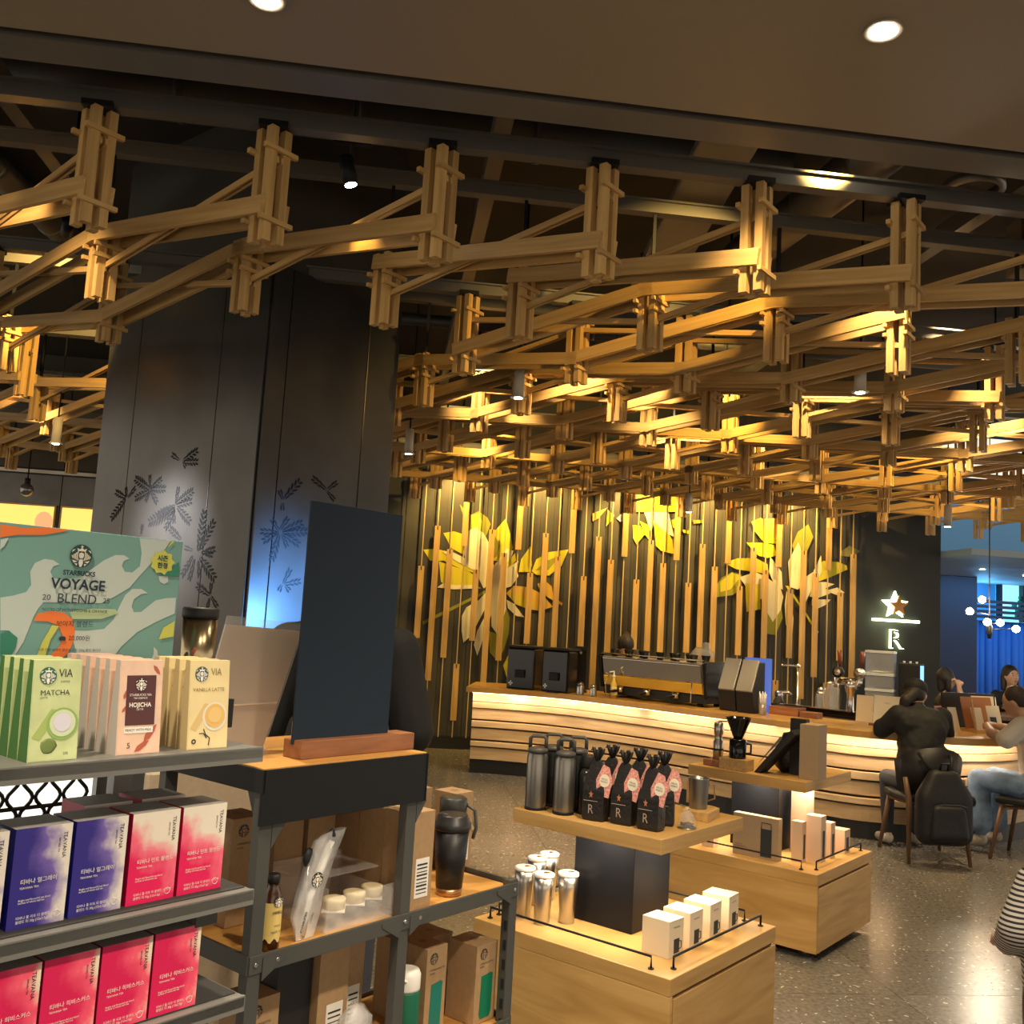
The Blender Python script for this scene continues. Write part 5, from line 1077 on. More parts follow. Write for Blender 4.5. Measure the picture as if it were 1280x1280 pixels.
for s in (-.425, 0): MB().slab([(s + .016, 1.15), (s + .05, 1.15), (s + .016, 1.10)], -.002, .004).build('brace', DARKM, rk)
for k in range(14): MB().b2(.396, .40, .004, .012, .12 + .05 * k, .145 + .05 * k).build('slot', BLACK, rk)
for t0 in (.03,): MB().side([(.02, 1.21), (.06, 1.21), (.02, 1.13)], -.432, -.428).build('brace', DARKM, rk)
# dark sign panel in a wooden foot
t = thing('chalk_sign', 'tall blank blue-black sign board slotted into a reddish wooden block', 'sign', W(QO, -.16, .075, 1.265), FA)
MB().b2(-.15, .20, -.03, .035, 0, .040).build('foot', WALN, t, bevel=.002); MB().b2(-.155, .135, -.002, .004, .03, .575).build('board', mat('sign_blueblack', (.014, .025, .042), .55, spec=.25), t, bevel=.001)
t = thing('price_tag', 'tiny printed paper tag leaning on the wooden block', 'tag', W(QO, -.285, .115, 1.265), FA); MB().b2(0, .020, 0, .001, .04, .075).build('paper', PAPER, t); MB().b2(.004, .012, -.001, 0, .046, .054).build('mark', INK, t)
MB().b2(0, .02, -.004, .006, 0, .04).build('clip', ACRYL, t)
# tilted beige menu board in an acrylic stand
t = thing('menu_board_stand', 'blank beige card tilted in a clear acrylic stand behind the shelf end', 'card stand', W(QO, -.42, .20, 1.265), FA + R(2))
BEI = mat('beige_card', (.46, .34, .22), .6)
P0 = [(-.125, .0), (.135, .0), (.225, .275), (-.02, .29)]
MB().slab([(-.07, .0), (.125, .0), (.215, .275), (-.005, .285)], .0, .003).build('card', BEI, t); MB().slab([(-.075, .0), (.127, .0), (.222, .292), (-.005, .305)], -.004, -.001).build('cover', ACRYL, t)
MB().slab([(-.04, .104), (.152, .106), (.153, .109), (-.04, .107)], -.006, -.004).build('lip', mat('card_edge', (.70, .58, .42), .5), t)
MB().b2(-.07, .12, -.03, .08, .0, .005).build('foot', ACRYL, t)

# mid shelf goods
RZ = .883
def kraft(s, t_, z, w, d, h, lab, grp=None, barcode=False, window=None, logo=False, rz=0, top=True):
    t = thing('kraft_box', lab, 'box', W(QO, s, t_, z), FA + rz, grp)
    MB().b2(0, w, 0, d, 0, h).build('carton', KRAFT, t, bevel=.001)
    if top: b = MB(); b.disc(0, 0, .012, 0, 0, 14); o = b.build('top_mark', mat('kraft_mark', (.25, .15, .07), .7), t); o.rotation_euler = (R(-90), 0, 0); o.location = (w / 2, d / 2, h + .0006)
    if barcode:
        MB().b2(w * .30, w * .85, -.0008, 0, h * .12, h * .52).build('label', WHITE, t)
        b = MB()
        for k in range(9): b.b2(w * .36, w * .78, -.0012, -.0008, h * (.16 + .036 * k), h * (.16 + .036 * k) + .0022 + .001 * (k % 3))
        b.build('print', INK, t)
    if window: MB().slab([(w * .30, h * .06), (w * .72, h * .06), (w * .80, h * .12), (w * .82, h * .60), (w * .74, h * .62), (w * .28, h * .60), (w * .24, h * .12)], -.001, 0).build('printed_bottle', window, t)
    if logo: siren(t, w * .34, h * .88, min(.014, w * .2), -.001, INK, KRAFT); text(t, 'STAINLESS BOTTLE', w * .18, h * .76, .0062, INK, -.001, 'LEFT'); text(t, '473ML', w * .18, h * .72, .0062, INK, -.001, 'LEFT')
    return t
kraft(.025, .022, RZ, .085, .092, .232, 'plain brown gift box with a white barcode label on the rack', None, True)
for k in range(3): kraft(.03 + .004 * k, .118 + .096 * k, RZ, .085, .092, .228, ('brown gift box right behind the barcode box', 'brown gift box second behind the barcode box', 'brown gift box at the back of the middle row')[k], None)
kraft(-.10, .25, RZ, .085, .09, .245, 'brown gift box in the left bay behind the clear box'); kraft(-.20, .25, RZ, .085, .09, .245, 'brown gift box in the left bay beside another at the back')
kraft(-.36, .20, RZ, .09, .095, .235, 'brown box with dark emblem behind the vanilla syrup bottle', logo=True); kraft(-.40, .30, RZ, .09, .07, .22, 'dark brown box at the back of the left bay')
kraft(.385, .20, RZ, .075, .085, .215, 'brown gift box with barcode behind the black travel mug', None, True); kraft(.29, .27, RZ, .07, .085, .225, 'tall brown gift box farthest back in the right bay'); kraft(.20, .28, RZ, .07, .085, .222, 'brown gift box with a white ring on top in the right bay')
t = thing('white_ring', 'white round tape ring lying over the brown boxes', 'ring', W(QO, .10, .235, RZ + .232)); MB().tube([(.035 * math.cos(q * .39), .012, .012 + .022 * math.sin(q * .39)) for q in range(9)], .004, 6).build('ring', WHITE, t)
# black travel mugs
def mug(s, t_, lab, h=.2):
    t = thing('travel_mug', lab, 'travel mug', W(QO, s, t_, RZ)); k = h / .2
    MB().lathe([(.033, 0), (.0335, .006), (.0345, .018)], n=28).build('base_band', mat('copper_band', (.50, .26, .12), .3, .9), t)
    MB().lathe([(.0345, .018), (.045, .165 * k)], n=28).build('body', mat('mug_black', (.010, .010, .011), .42), t)
    MB().lathe([(.047, .163 * k), (.0485, .168 * k), (.0485, .180 * k), (.043, .184 * k), (.041, .198 * k), (.036, .202 * k)], n=28).build('lid', mat('lid_black', (.018, .018, .019), .38), t)
    MB().ball((-.022, -.012, .200 * k), (.013, .009, .007), 10).build('sip_tab', BLACK, t); return t
mug(.225, .065, 'black travel mug with copper base standing on the rack right bay')
t = thing('black_flask', 'black flask with round lid and strap behind the travel mug', 'flask', W(QO, .33, .16, RZ)); MB().lathe([(.036, 0), (.038, .16), (.034, .175)], n=22).build('body', BLACK, t); MB().lathe([(.036, .175), (.038, .18), (.038, .215), (.032, .22)], n=22).build('lid', mat('flask_lid', (.03, .03, .028), .4), t); MB().tube([(.036, -.005, .20), (.060, -.008, .185), (.066, -.008, .14), (.058, -.006, .11)], .005, 6).build('strap', DARKM, t)
# vanilla syrup
t = thing('syrup_bottle', 'small dark syrup bottle with cream VANILLA label', 'bottle', W(QO, -.365, .035, RZ), FA)
MB().lathe([(.020, 0), (.0215, .005), (.0215, .095), (.017, .115), (.011, .128), (.011, .135)], n=22).build('glass', mat('syrup_brown', (.045, .015, .006), .12, spec=.8), t); MB().lathe([(.013, .135), (.0135, .15), (.011, .153)], n=16).build('cap', BLACK, t)
SYR = mat('syrup_label', (.66, .50, .16), .5); b = MB(); n = 14
for k in range(n):
    a0, a1 = R(-165 + 150 * k / n), R(-165 + 150 * (k + 1) / n); r = .0220
    zb0, zb1 = .022 + .005 * math.sin(k * 1.3), .022 + .005 * math.sin((k + 1) * 1.3)
    b._add([(r * math.cos(a0), r * math.sin(a0), zb0), (r * math.cos(a1), r * math.sin(a1), zb1), (r * math.cos(a1), r * math.sin(a1), .098), (r * math.cos(a0), r * math.sin(a0), .098)], [(0, 1, 2, 3)])
b.build('label', SYR, t); siren(t, 0, .100, .011, -.0228, INK, PAPER); text(t, 'VANILLA', 0, .079, .0085, INK, -.0226, wide=.85, bold=.0002); text(t, 'SYRUP', 0, .052, .005, INK, -.0226); text(t, '바닐라 시럽', 0, .040, .006, INK, -.0226)
# spoon set in clear film
t = thing('wrapped_cutlery', 'spoon and stirrer sealed in a clear printed film bag', 'cutlery', W(QO, -.275, .035, RZ), FA)
b = MB(); vs = []
for zz, x0, x1, yy in ((0, -.018, .030, 0), (.05, -.03, .035, .010), (.10, -.018, .040, .012), (.16, .0, .062, .012), (.205, .018, .088, .008), (.225, .060, .100, .004)): vs += [(x0, -yy, zz), (x1, -yy, zz), (x1, yy, zz), (x0, yy, zz)]
fs = [(0, 1, 2, 3)]
for k in range(5):
    for e in range(4): fs.append((4 * k + e, 4 * k + (e + 1) % 4, 4 * k + 4 + (e + 1) % 4, 4 * k + 4 + e))
fs.append((20, 21, 22, 23)); b._add(vs, fs, 0, True); b.build('film_bag', PLASTICF, t)
MB().tube([(-.002, 0, .01), (.012, 0, .09), (.06, 0, .20)], [.008, .009, .010], 10).build('stirrer', WHITE, t); MB().ball((.062, 0, .205), (.014, .008, .022), 10).build('black_tip', BLACK, t); MB().ball((.005, .006, .170), (.016, .009, .022), 10).build('spoon_head', BLACK, t); MB().tube([(.005, .006, .16), (.0, .004, .05)], .006, 8).build('spoon_stem', BRUSH, t)
siren(t, .018, .125, .016, -.0135, INK, PAPER); text(t, 'STARBUCKS', -.010, .040, .008, INK, -.012, rot=R(75), bold=.0003); text(t, 'COFFEE', .012, .045, .007, INK, -.012, rot=R(75))
# clear box with cream lidded cups
t = thing('acrylic_box', 'low open clear acrylic box holding cream sample cups', 'box', W(QO, -.215, .03, RZ), FA)
for bx in ((0, .21, 0, .003, 0, .075), (0, .21, .197, .20, 0, .115), (0, .003, .003, .197, 0, .095), (.207, .21, .003, .197, 0, .06), (.003, .207, .003, .197, 0, .004)): MB().b2(*bx).build('pane', ACRYL, t)
MB().b2(.003, .207, .06, .195, .10, .103).build('pane', ACRYL, t)
for k, (s, t_) in enumerate(((-.165, .065), (-.095, .075), (-.03, .085))):
    t = thing('sample_cup', 'cream sample cup with flat lid in the clear acrylic box', 'cup', W(QO, s, t_, RZ + .005), 0, 'sample cups in the clear box'); MB().lathe([(.020, 0), (.025, .03)], n=20).build('cup', GLASS, t); MB().b2(-.026, .026, -.026, .026, .030, .033).build('card', WHITE, t); MB().lathe([(.025, .033), (.026, .05), (.0265, .056), (.02, .058)], n=22).build('lid', CREAM, t)
# lower shelf goods
LZ = .535
GRB = mat('print_green', (.004, .16, .075), .5); TEB = mat('print_teal', (.01, .17, .13), .5)
kraft(.155, .06, LZ, .075, .11, .225, 'brown bottle box with a long teal bottle print', None, False, TEB, True); kraft(.325, .04, LZ, .085, .10, .20, 'brown bottle box with a bright green bottle print', None, False, GRB, True)
kraft(.20, .20, LZ, .08, .09, .20, 'brown box behind the teal printed bottle box'); kraft(.31, .19, LZ, .085, .10, .19, 'brown box behind the green printed bottle box')
t = thing('green_flask', 'green flask with cream domed cap beside the bottle boxes', 'flask', W(QO, .085, .06, LZ)); MB().lathe([(.034, 0), (.035, .005), (.035, .145), (.033, .15)], n=24).build('body', GREEN, t); MB().lathe([(.034, .15), (.0345, .155), (.0345, .185), (.03, .196), (.02, .2)], n=24).build('cap', WHITE, t); MB().tube([(-.015, -.034, .155), (-.02, -.037, .17), (-.012, -.037, .182), (0, -.036, .178)], .003, 6).build('loop', WHITE, t)
kraft(-.16, .10, LZ, .09, .12, .30, 'tall brown box with barcode under the clear acrylic box', None, True); kraft(-.055, .14, LZ, .07, .10, .31, 'brown box beside the middle post on the lower shelf', None, True)
kraft(-.36, .10, LZ, .09, .09, .22, 'brown emblem box wrapped in film below the syrup bottle', None, False, None, True)
tag(MB().b2(0, .10, 0, .14, 0, .29).build('black_carton', [BLACK], loc=W(QO, -.265, .12, LZ), rz=FA, bevel=.001), 'black box on the lower rack shelf between brown boxes', 'box')
for k, (s, t_, rx) in enumerate(((-.33, .05, .07), (-.10, .05, .075))):
    b = MB(); b.ball((0, 0, .05), (rx, .04, .055), 12, jit=.12); b.ball((.01, 0, .11), (rx * .6, .03, .05), 10, jit=.15); tag(b.build('film_bag', PLASTICF, loc=W(QO, s, t_, LZ + .006), rz=FA), ('crumpled clear film bag below the syrup bottle', 'crumpled clear film bag below the acrylic box')[k], 'bag')
# light wooden chair back seen behind the racks
t = thing('wooden_divider', 'pale wooden divider standing behind the black rack', 'divider', W(QO, -.10, .62, 0), FA); MB().b2(-.22, .12, 0, .03, 0, 1.16).build('board', KRAFTL, t, bevel=.01); MB().b2(-.22, .12, -.12, .15, 0, .03).build('foot', OAK, t)

# ================================================================== PEOPLE
def ell(c, r, rot=None):
    m = Matrix.Translation(c)
    if rot is not None: m = m @ rot
    return m @ Matrix.Diagonal((*r, 1))
V = Vector
_b = bmesh.new(); bmesh.ops.create_icosphere(_b, subdivisions=2, radius=1); ICO = [v.co.copy() for v in _b.verts]; _b.free()
def fuse(name, prims, mats, parent, voxel=.012, smooth=4):
    """prims: ('c', p, r1, q, r2, mat) tapered limbs and ('e', matrix, mat) ellipsoids -> one continuous skin"""
    bm = bmesh.new()
    for pr in prims:
        if pr[0] in 'ch':
            b2 = bmesh.new()
            for c, r in (((pr[1], pr[2]), (pr[3], pr[4])) if pr[0] == 'c' else pr[1]):
                for d in ICO: b2.verts.new(V(c) + d * r)
            bmesh.ops.convex_hull(b2, input=list(b2.verts))
            bmesh.ops.delete(b2, geom=[v for v in b2.verts if not v.link_faces], context='VERTS')
            m2 = bpy.data.meshes.new('t'); b2.to_mesh(m2); b2.free(); bm.from_mesh(m2); bpy.data.meshes.remove(m2)
        else: bmesh.ops.create_icosphere(bm, subdivisions=3, radius=1, matrix=pr[1])
    me = bpy.data.meshes.new('tmp'); bm.to_mesh(me); bm.free()
    ob = bpy.data.objects.new('tmp', me); COL.objects.link(ob)
    r = ob.modifiers.new('r', 'REMESH'); r.mode = 'VOXEL'; r.voxel_size = voxel; r.use_smooth_shade = True
    s = ob.modifiers.new('s', 'SMOOTH'); s.factor = .5; s.iterations = smooth
    dg = bpy.context.evaluated_depsgraph_get(); out = bpy.data.meshes.new_from_object(ob.evaluated_get(dg))
    bpy.data.objects.remove(ob); out.name = name
    out.materials.clear()
    for m_ in mats: out.materials.append(m_)
    import numpy as np
    n = len(out.polygons); cen = np.zeros(n * 3); out.polygons.foreach_get('center', cen); cen = cen.reshape(n, 3); best = np.full(n, 9e9); mi = np.zeros(n, dtype=np.int32)
    for pr in prims:
        if pr[0] == 'c':
            p, q = np.array(pr[1], float), np.array(pr[3], float); d = q - p; L = max(d @ d, 1e-9); t = np.clip((cen - p) @ d / L, 0, 1)
            ds = np.linalg.norm(cen - (p + t[:, None] * d), axis=1) - (pr[2] + (pr[4] - pr[2]) * t)
        elif pr[0] == 'h': ds = np.full(n, 1.0)
        else:
            inv = np.array(pr[1].inverted()); lc = cen @ inv[:3, :3].T + inv[:3, 3]; sc = min(pr[1].to_scale()); ds = (np.linalg.norm(lc, axis=1) - 1) * sc
        k = ds < best; best[k] = ds[k]; mi[k] = pr[-1]
    out.polygons.foreach_set('material_index', mi); out.polygons.foreach_set('use_smooth', np.ones(n, dtype=bool)); out.update()
    o = bpy.data.objects.new(name, out); COL.objects.link(o); o.parent = parent; return o
SKIN = mat('skin', (.55, .33, .22), .5); HAIRM = mat('hair_black', (.020, .014, .011), .45, bump=.6, nscale=120)
HAIRB = mat('hair_brown', (.030, .018, .012), .45, bump=.6, nscale=120)
JACK = mat('jacket_black', (.012, .012, .011), .75, bump=1.0, nscale=12); DENIM = mat('denim', (.16, .25, .40), .75, noise=.3, nscale=14, bump=.3)
TEE = mat('tee_white', (.72, .68, .60), .8, bump=.3, nscale=20); SHOE = mat('shoe_grey', (.42, .38, .33), .6, noise=.2, nscale=50)
def head(c, yaw, pitch=0, skin=0, r=(.073, .090, .108)):
    M = Matrix.Translation(c) @ Matrix.Rotation(yaw, 4, 'Z') @ Matrix.Rotation(pitch, 4, 'X'); P = lambda x, y, z: M @ Vector((x, y, z))
    pr = [('e', M @ Matrix.Diagonal((*r, 1)), skin), ('c', P(0, .03, -.055), .048, P(0, .052, -.085), .026, skin), ('c', P(0, .086, .005), .008, P(0, .104, -.022), .012, skin), ('c', P(-.012, .086, -.058), .008, P(.012, .086, -.058), .008, skin)]
    for s in (-1, 1): pr += [('e', M @ ell((s * .076, .0, -.008), (.012, .020, .030)), skin)]
    return pr, M
def face(M, parent):
    for s in (-1, 1):
        o = MB().ball((0, 0, 0), (.013, .006, .007), 10).build('eye', mat('eye_white', (.6, .58, .54), .3), parent); o.matrix_local = M @ Matrix.Translation((s * .030, .081, .006))
        i = MB().ball((0, .004, 0), (.006, .004, .006), 8).build('iris', BLACK, o)
        b = MB().ball((0, 0, 0), (.018, .005, .004), 8).build('eyebrow', HAIRM, parent); b.matrix_local = M @ Matrix.Translation((s * .031, .083, .030))
    o = MB().ball((0, 0, 0), (.022, .006, .007), 10).build('lips', mat('lip', (.50, .14, .12), .4), parent); o.matrix_local = M @ Matrix.Translation((0, .090, -.056))
def hand(wr, dr, up, skin, curl=.5, thumb=1, s=1.0):
    dr = Vector(dr).normalized(); up = Vector(up).normalized(); sd = dr.cross(up).normalized(); wr = Vector(wr); pr = []
    pr.append(('c', wr, .024 * s, wr + dr * .045 * s, .026 * s, skin)); pr.append(('c', wr + dr * .05 * s - sd * .026 * s, .016 * s, wr + dr * .05 * s + sd * .026 * s, .016 * s, skin))
    for k, L in enumerate((.066, .074, .070, .056)):
        b = wr + dr * .065 * s + sd * (-.028 + .019 * k) * s; d1 = (dr * math.cos(curl) - up * math.sin(curl)); d2 = (dr * math.cos(curl * 2.2) - up * math.sin(curl * 2.2))
        m = b + d1 * L * .5 * s; e = m + d2 * L * .5 * s; pr += [('c', b, .0095 * s, m, .0088 * s, skin), ('c', m, .0088 * s, e, .0075 * s, skin)]
    b = wr + dr * .02 * s - sd * thumb * .026 * s; m = b + (dr * .6 - sd * thumb * .7).normalized() * .035 * s; e = m + (dr * .9 - sd * thumb * .1 - up * .3).normalized() * .028 * s
    return pr + [('c', b, .012 * s, m, .0105 * s, skin), ('c', m, .0105 * s, e, .0085 * s, skin)]
def hairmass(name, prims, M, parent, m, voxel=.010):
    return fuse(name, [('e', M @ p, 0) if isinstance(p, Matrix) else ('c', M @ Vector(p[0]), p[1], M @ Vector(p[2]), p[3], 0) for p in prims], [m], parent, voxel, 3)
V = Vector
# --- chair used at the bar
def chair(loc, rz, lab):
    t = thing('bar_chair', lab, 'chair', loc, rz, 'wooden legged chairs at the bar')
    SHELL = mat('chair_shell', (.010, .010, .011), .5)
    s = MB(); s.prism([(-.21, -.20), (.21, -.20), (.24, .05), (.22, .21), (-.22, .21), (-.24, .05)], .42, .47); s.build('seat', SHELL, t, bevel=.015)
    vs = []; n = 11
    for k in range(n):
        a = R(-68 + 136 * k / (n - 1)); x, y = .255 * math.sin(a), -.235 * math.cos(a) + .02; h = .83 - .12 * (abs(k - 5) / 5) ** 2
        for z, q in ((.50, .98), (h, 1.10)): vs += [(x * q, y * q, z), (x * q * .92, y * q * .92, z)]
    fs = []
    for k in range(n - 1):
        o = 4 * k; fs += [(o, o + 4, o + 6, o + 2), (o + 1, o + 3, o + 7, o + 5), (o + 2, o + 6, o + 7, o + 3), (o, o + 1, o + 5, o + 4)]
    fs += [(0, 2, 3, 1), (4 * n - 4, 4 * n - 3, 4 * n - 1, 4 * n - 2)]
    MB()._add(vs, fs, 0, True).build('backrest', SHELL, t)
    for sx in (-1, 1):
        MB().tube([(sx * .235, .24, 0), (sx * .19, .16, .43)], [.013, .020], 10).build('leg', LEGW, t)
        MB().tube([(sx * .225, -.27, 0), (sx * .20, -.20, .45), (sx * .215, -.17, .60)], [.013, .021, .016], 10).build('leg', LEGW, t)
        MB().tube([(sx * .195, .15, .40), (sx * .2, -.19, .42)], .012, 8).build('side_rail', LEGW, t)
    return t
CX, CY = 4.09, 7.0
chair((CX, CY, 0), R(-6), 'wooden legged black chair with the black backpack hanging on its back')
# backpack
bp = thing('backpack', 'large black backpack hanging from the chair back', 'backpack', (CX - .055, CY - .36, .16), R(-4))
BPM = mat('backpack_cloth', (.008, .008, .010), .55, bump=.4, nscale=30)
fuse('body', [('h', [((sx * .125, 0, .085), .085) for sx in (-1, 1)] + [((sx * .125, 0, .33), .082) for sx in (-1, 1)] + [((sx * .06, .01, .47), .062) for sx in (-1, 1)], 0)], [BPM], bp)
fuse('front_pocket', [('h', [((sx * .10, -.08, .085), .045) for sx in (-1, 1)] + [((sx * .085, -.07, .25), .042) for sx in (-1, 1)], 0)], [BPM], bp); MB().tube([(-.12, -.105, .29), (-.06, -.118, .305), (.06, -.118, .305), (.12, -.105, .29)], .004, 6).build('zip', mat('zip_grey', (.06, .06, .065), .4), bp)
MB().tube([(-.03, 0, .53), (-.028, -.01, .575), (.028, -.01, .575), (.03, 0, .53)], .009, 8).build('top_handle', BPM, bp)
for s in (-1, 1): MB().tube([(s * .08, .05, .52), (s * .11, .10, .60), (s * .12, .14, .62)], .014, 8).build('strap', BPM, bp)
# --- person in black cap
P = thing('person', 'person in black jacket and black cap leaning on the bar, seen from behind', 'person', (CX, CY, 0), R(-4))
hp, HM = head((.01, .17, 1.185), R(-35), R(-14), 1)
pr = [('e', ell((0, -.03, .58), (.17, .13, .12)), 2), ('c', (-.07, -.02, .58), .135, (.07, -.02, .58), .135, 0), ('c', (-.06, 0, .72), .145, (.06, 0, .72), .145, 0), ('c', (-.08, .06, .97), .135, (.08, .06, .97), .135, 0), ('c', (-.03, .03, .82), .16, (.03, .05, .94), .165, 0), ('c', (0, .10, 1.04), .085, (0, .15, 1.12), .052, 0)]
for s in (-1, 1):
    pr += [('c', (s * .17, .07, 1.03), .082, (s * .255, .17, .90), .068, 0), ('c', (s * .255, .17, .925), .066, (s * .13, .42, .935), .045, 0), ('c', (s * .09, -.02, .53), .085, (s * .12, .36, .52), .065, 2), ('c', (s * .12, .36, .52), .062, (s * .12, .34, .13), .045, 2), ('c', (s * .12, .32, .06), .042, (s * .13, .47, .045), .036, 3)]
    pr += hand((s * .13, .42, .925), (-s * .5, .7, -.05), (0, 0, 1), 1, .35, s)
fuse('body', pr + hp, [JACK, SKIN, mat('trouser_dark', (.03, .035, .05), .7), SHOE], P)
hairmass('hair', [ell((0, -.018, .02), (.083, .092, .105)), ((0, -.07, .0), .05, (-.05, -.115, -.07), .045), ((-.05, -.115, -.07), .045, (-.07, -.10, -.16), .03)], HM, P, HAIRM)
cp = fuse('cap', [('e', HM @ ell((0, -.008, .050), (.092, .102, .080)), 0), ('c', HM @ V((-.04, .085, .045)), .012, HM @ V((.04, .085, .045)), .012, 0), ('c', HM @ V((-.03, .135, .035)), .010, HM @ V((.03, .135, .035)), .010, 0)], [mat('cap_black', (.010, .010, .010), .75)], P, .009, 3)
face(HM, P)
# bag on the floor side
o = MB().ball((0, 0, 0), (.10, .06, .055), 12, jit=.1).build('pouch', BPM, loc=(CX + .30, CY - .02, .42), rz=R(-20)); tag(o, 'small black pouch hanging at the side of the chair seat', 'pouch')
# --- person in white tee
QX, QY = 4.95, 6.95
chair((QX, QY, 0), R(40), 'wooden legged chair under the person in the white tee')
tb = thing('shoulder_bag', 'dark grey shoulder bag hanging on the second chair', 'bag', (QX + .06, QY - .33, .20), R(30)); fuse('body', [('e', ell((0, 0, .14), (.14, .06, .14)), 0), ('c', (-.06, 0, .08), .06, (.06, 0, .08), .06, 0)], [mat('bag_grey', (.035, .035, .033), .6)], tb); MB().tube([(-.10, 0, .24), (-.05, .06, .40), (.05, .06, .40), (.10, 0, .24)], .008, 6).build('strap', BPM, tb)
P2 = thing('person', 'person in white tee and light jeans sitting sideways at the bar', 'person', (QX, QY, 0), R(30))
hp, HM = head((.0, .135, 1.175), R(15), R(-22), 1)
pr = [('e', ell((0, -.03, .58), (.16, .13, .12)), 2), ('c', (0, -.03, .64), .125, (0, .0, .84), .115, 0), ('c', (-.07, .02, .97), .105, (.07, .02, .97), .105, 0), ('c', (0, .05, 1.04), .055, (0, .09, 1.11), .045, 1)]
for s in (-1, 1):
    pr += [('c', (s * .14, .02, 1.01), .075, (s * .21, .10, .90), .075, 0), ('c', (s * .21, .10, .89), .05, (s * .20, .22, .93), .042, 1), ('c', (s * .20, .22, .93), .04, (s * .06, .32, .97), .028, 1), ('c', (s * .09, -.02, .54), .09, (s * .12, .36, .56), .082, 2), ('c', (s * .12, .36, .55), .085, (s * .12, .34, .22), .085, 2), ('c', (s * .12, .33, .10), .042, (s * .13, .46, .075), .040, 3)]
    pr += hand((s * .06, .32, .97), (-s * .5, .3, .1), (0, .2, 1), 1, .6, s)
fuse('body', pr + hp, [TEE, SKIN, DENIM, SHOE], P2)
hairmass('hair', [ell((0, -.022, .022), (.083, .092, .104)), ((0, -.08, -.01), .05, (.0, -.125, -.06), .045), ((0, -.125, -.06), .045, (0, -.12, -.17), .022)], HM, P2, HAIRB); face(HM, P2)
# --- two women at the far table, facing the bar
def bust(loc, rz, lab, cloth, yaw, pitch, hair, arm=None):
    t = thing('person', lab, 'person', loc, rz); hp, HM = head((0, .03, 1.20), yaw, pitch, 1)
    pr = [('e', ell((0, -.02, .52), (.17, .13, .12)), 0), ('c', (0, -.02, .56), .13, (0, 0, .80), .12, 0), ('c', (-.07, 0, .93), .10, (.07, 0, .93), .10, 0), ('c', (0, .0, 1.0), .052, (0, .02, 1.10), .045, 1)]
    for s in (-1, 1):
        pr += [('c', (s * .09, -.02, .49), .08, (s * .11, .36, .48), .062, 2), ('c', (s * .11, .36, .47), .06, (s * .11, .36, .08), .045, 2), ('c', (s * .11, .34, .05), .04, (s * .11, .46, .04), .035, 2)]
        if arm == s:
            pr += [('c', (s * .15, .0, .98), .06, (s * .20, .18, .90), .05, 0), ('c', (s * .20, .18, .91), .042, (s * .105, .14, 1.12), .030, 1)] + hand((s * .105, .14, 1.12), (-s * .12, -.1, .9), (s, .2, .1), 1, .8, -s, .95)
        else: pr += [('c', (s * .15, .0, .98), .062, (s * .21, .12, .80), .05, 0), ('c', (s * .21, .12, .80), .046, (s * .10, .30, .90), .034, 0)] + hand((s * .10, .30, .905), (-s * .4, .6, 0), (0, 0, 1), 1, .4, s)
    fuse('body', pr + hp, [cloth, SKIN, mat('trouser_dark', (0, 0, 0))], t); hairmass('hair', hair, HM, t, HAIRM); face(HM, t); return t
bust((6.22, 10.25, .0), R(-115), 'person with dark bob and hand at the ear sitting at the far table', mat('knit_dark', (.05, .04, .035), .8), R(25), 0, [ell((0, -.020, .028), (.088, .098, .106)), ((-.06, -.03, .0), .042, (-.065, -.02, -.11), .032), ((.06, -.03, 0), .042, (.065, -.02, -.11), .032), ((0, -.07, 0), .05, (0, -.07, -.11), .04)], 1)
bust((7.02, 10.25, .07), R(165), 'person with shoulder-length black hair resting at the far table in the blue hall', mat('knit_black', (.012, .012, .014), .8), R(12), R(4), [ell((0, -.022, .030), (.090, .098, .106)), ((-.068, -.03, .0), .040, (-.080, -.03, -.14), .030), ((.068, -.03, 0), .040, (.080, -.03, -.14), .030), ((0, -.07, 0), .055, (0, -.08, -.14), .045)])
for k, (x, y, rz) in enumerate(((6.15, 10.4, 65), (7.0, 10.45, -15))): chair((x, y, 0), R(180 + rz), ('wooden legged chair under the person with the dark bob', 'wooden legged chair at the far table in front of the blue hall')[k])
# --- barista bending behind the espresso machine
B_ = thing('person', 'barista in dark clothes bending down behind the espresso machine', 'person', (2.72, 10.62, 0), R(150))
hp, HM = head((0, .30, 1.36), 0, R(-38), 1)
pr = [('e', ell((0, 0, .90), (.17, .13, .13)), 0), ('c', (0, .0, .95), .13, (0, .12, 1.14), .13, 0), ('c', (-.09, .17, 1.24), .10, (.09, .17, 1.24), .10, 0), ('c', (0, .22, 1.28), .055, (0, .27, 1.32), .048, 1)]
for s in (-1, 1): pr += [('c', (s * .16, .17, 1.24), .07, (s * .24, .28, 1.02), .055, 0), ('c', (s * .24, .28, 1.02), .05, (s * .14, .48, 1.0), .032, 1), ('c', (s * .09, 0, .86), .09, (s * .10, .03, .48), .065, 2), ('c', (s * .10, .03, .48), .06, (s * .10, 0, .08), .045, 2), ('c', (s * .10, 0, .05), .042, (s * .11, .14, .04), .035, 2)] + hand((s * .14, .48, 1.0), (-s * .3, .8, -.1), (0, 0, 1), 1, .6, s)
fuse('body', pr + hp, [mat('barista_black', (.018, .016, .014), .75), SKIN, mat('trouser_dark', (0, 0, 0))], B_); hairmass('hair', [ell((0, -.02, .025), (.092, .104, .112)), ((0, -.07, .06), .05, (0, -.11, .07), .045)], HM, B_, HAIRM); face(HM, B_)
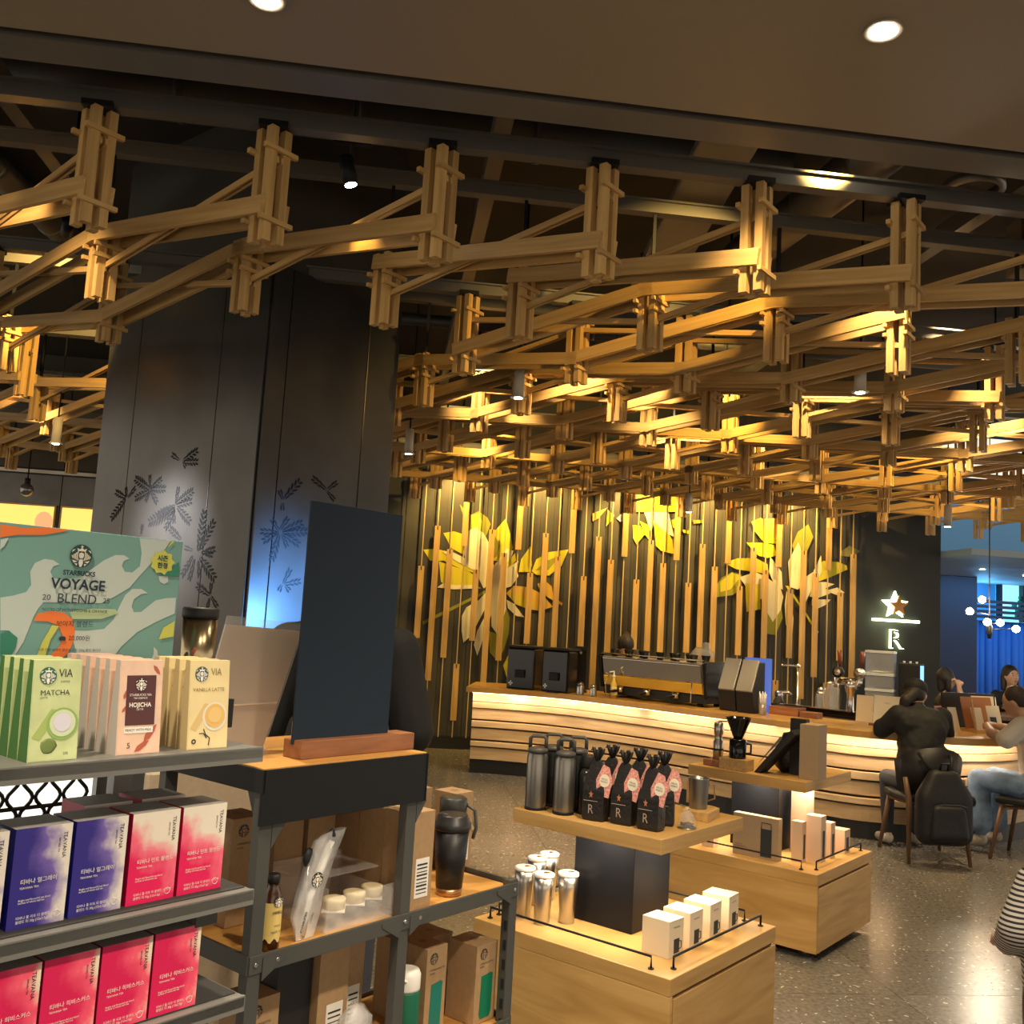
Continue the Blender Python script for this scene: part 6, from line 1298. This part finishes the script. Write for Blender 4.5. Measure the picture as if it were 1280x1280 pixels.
# --- tall person in black behind the chalk sign
T = thing('person', 'person in loose black clothes standing behind the blank sign board', 'person', (-.16, 3.62, 0), R(10))
hp, HM = head((0, .03, 1.74), R(10), R(-6), 1)
pr = [('e', ell((0, 0, .98), (.19, .14, .14)), 0), ('c', (0, 0, 1.02), .16, (0, 0, 1.32), .16, 0), ('c', (-.13, 0, 1.46), .10, (.13, 0, 1.46), .10, 0), ('c', (0, 0, 1.52), .06, (0, .02, 1.64), .052, 1)]
for s in (-1, 1): pr += [('c', (s * .20, 0, 1.46), .085, (s * .27, -.02, 1.16), .085, 0), ('c', (s * .27, -.02, 1.16), .06, (s * .25, .10, .92), .045, 1), ('c', (s * .10, 0, .94), .11, (s * .11, .02, .52), .09, 2), ('c', (s * .11, .02, .52), .09, (s * .11, 0, .08), .07, 2), ('c', (s * .11, 0, .05), .045, (s * .12, .15, .04), .04, 2)] + hand((s * .25, .10, .92), (0, .2, -1), (s, 0, 0), 1, .3, s)
fuse('body', pr + hp, [mat('robe_black', (.007, .007, .007), .85), SKIN, mat('trouser_dark', (0, 0, 0))], T, .014); hairmass('hair', [ell((0, -.022, .03), (.085, .095, .105))], HM, T, HAIRM); face(HM, T)
# --- child in striped top at the right
def stripes(name):
    m, n, l, b = _new(name); tc = n.new('ShaderNodeTexCoord'); wv = n.new('ShaderNodeTexWave'); wv.wave_type = 'BANDS'; wv.bands_direction = 'Z'; wv.inputs['Scale'].default_value = 22; wv.inputs['Distortion'].default_value = 1.6; wv.inputs['Detail'].default_value = 1; wv.inputs['Detail Scale'].default_value = .25
    l.new(tc.outputs['Object'], wv.inputs['Vector']); cr = n.new('ShaderNodeValToRGB'); cr.color_ramp.interpolation = 'CONSTANT'; cr.color_ramp.elements[0].color = (.015, .014, .016, 1); cr.color_ramp.elements[1].position = .45; cr.color_ramp.elements[1].color = (.50, .46, .40, 1)
    l.new(wv.outputs['Fac'], cr.inputs['Fac']); l.new(cr.outputs['Color'], b.inputs['Base Color']); b.inputs['Roughness'].default_value = .8; return m
S_ = thing('person', 'child in black and white striped top standing near the display table', 'person', (2.17, 2.90, 0), R(15))
hp, HM = head((.03, .06, 1.10), R(-10), R(-10), 1)
pr = [('e', ell((0, 0, .56), (.135, .11, .10)), 0), ('c', (0, 0, .60), .125, (0, 0, .74), .115, 0), ('c', (-.07, 0, .85), .085, (.07, 0, .85), .085, 0), ('c', (0, .01, .90), .045, (.02, .04, 1.0), .042, 1)]
for s in (-1, 1): pr += [('c', (s * .12, 0, .87), .062, (s * .20, .0, .74), .060, 0), ('c', (s * .20, .0, .74), .060, (s * .10, .12, .66), .045, 0), ('c', (s * .10, .12, .66), .03, (s * .06, .17, .645), .026, 1), ('c', (s * .07, 0, .52), .075, (s * .075, .01, .28), .06, 2), ('c', (s * .075, .01, .28), .058, (s * .075, 0, .07), .05, 2), ('c', (s * .075, 0, .035), .033, (s * .08, .10, .03), .028, 3)] + hand((s * .06, .17, .645), (-s * .5, .7, 0), (0, 0, 1), 1, .6, s, .8)
fuse('body', pr + hp, [stripes('striped_knit'), SKIN, mat('trouser_olive', (.05, .05, .045), .8), SHOE], S_, .009)
hairmass('hair', [ell((0, -.022, .03), (.085, .095, .105)), ((0, -.06, 0), .05, (0, -.07, -.10), .04)], HM, S_, HAIRM); face(HM, S_)
MB().tube([(.06 * math.cos(q * .4), .012 + .055 * math.sin(q * .4), .925 + .01 * math.sin(q * .4)) for q in range(17)], .012, 8).build('collar', mat('collar_cream', (.52, .47, .38), .8), S_)
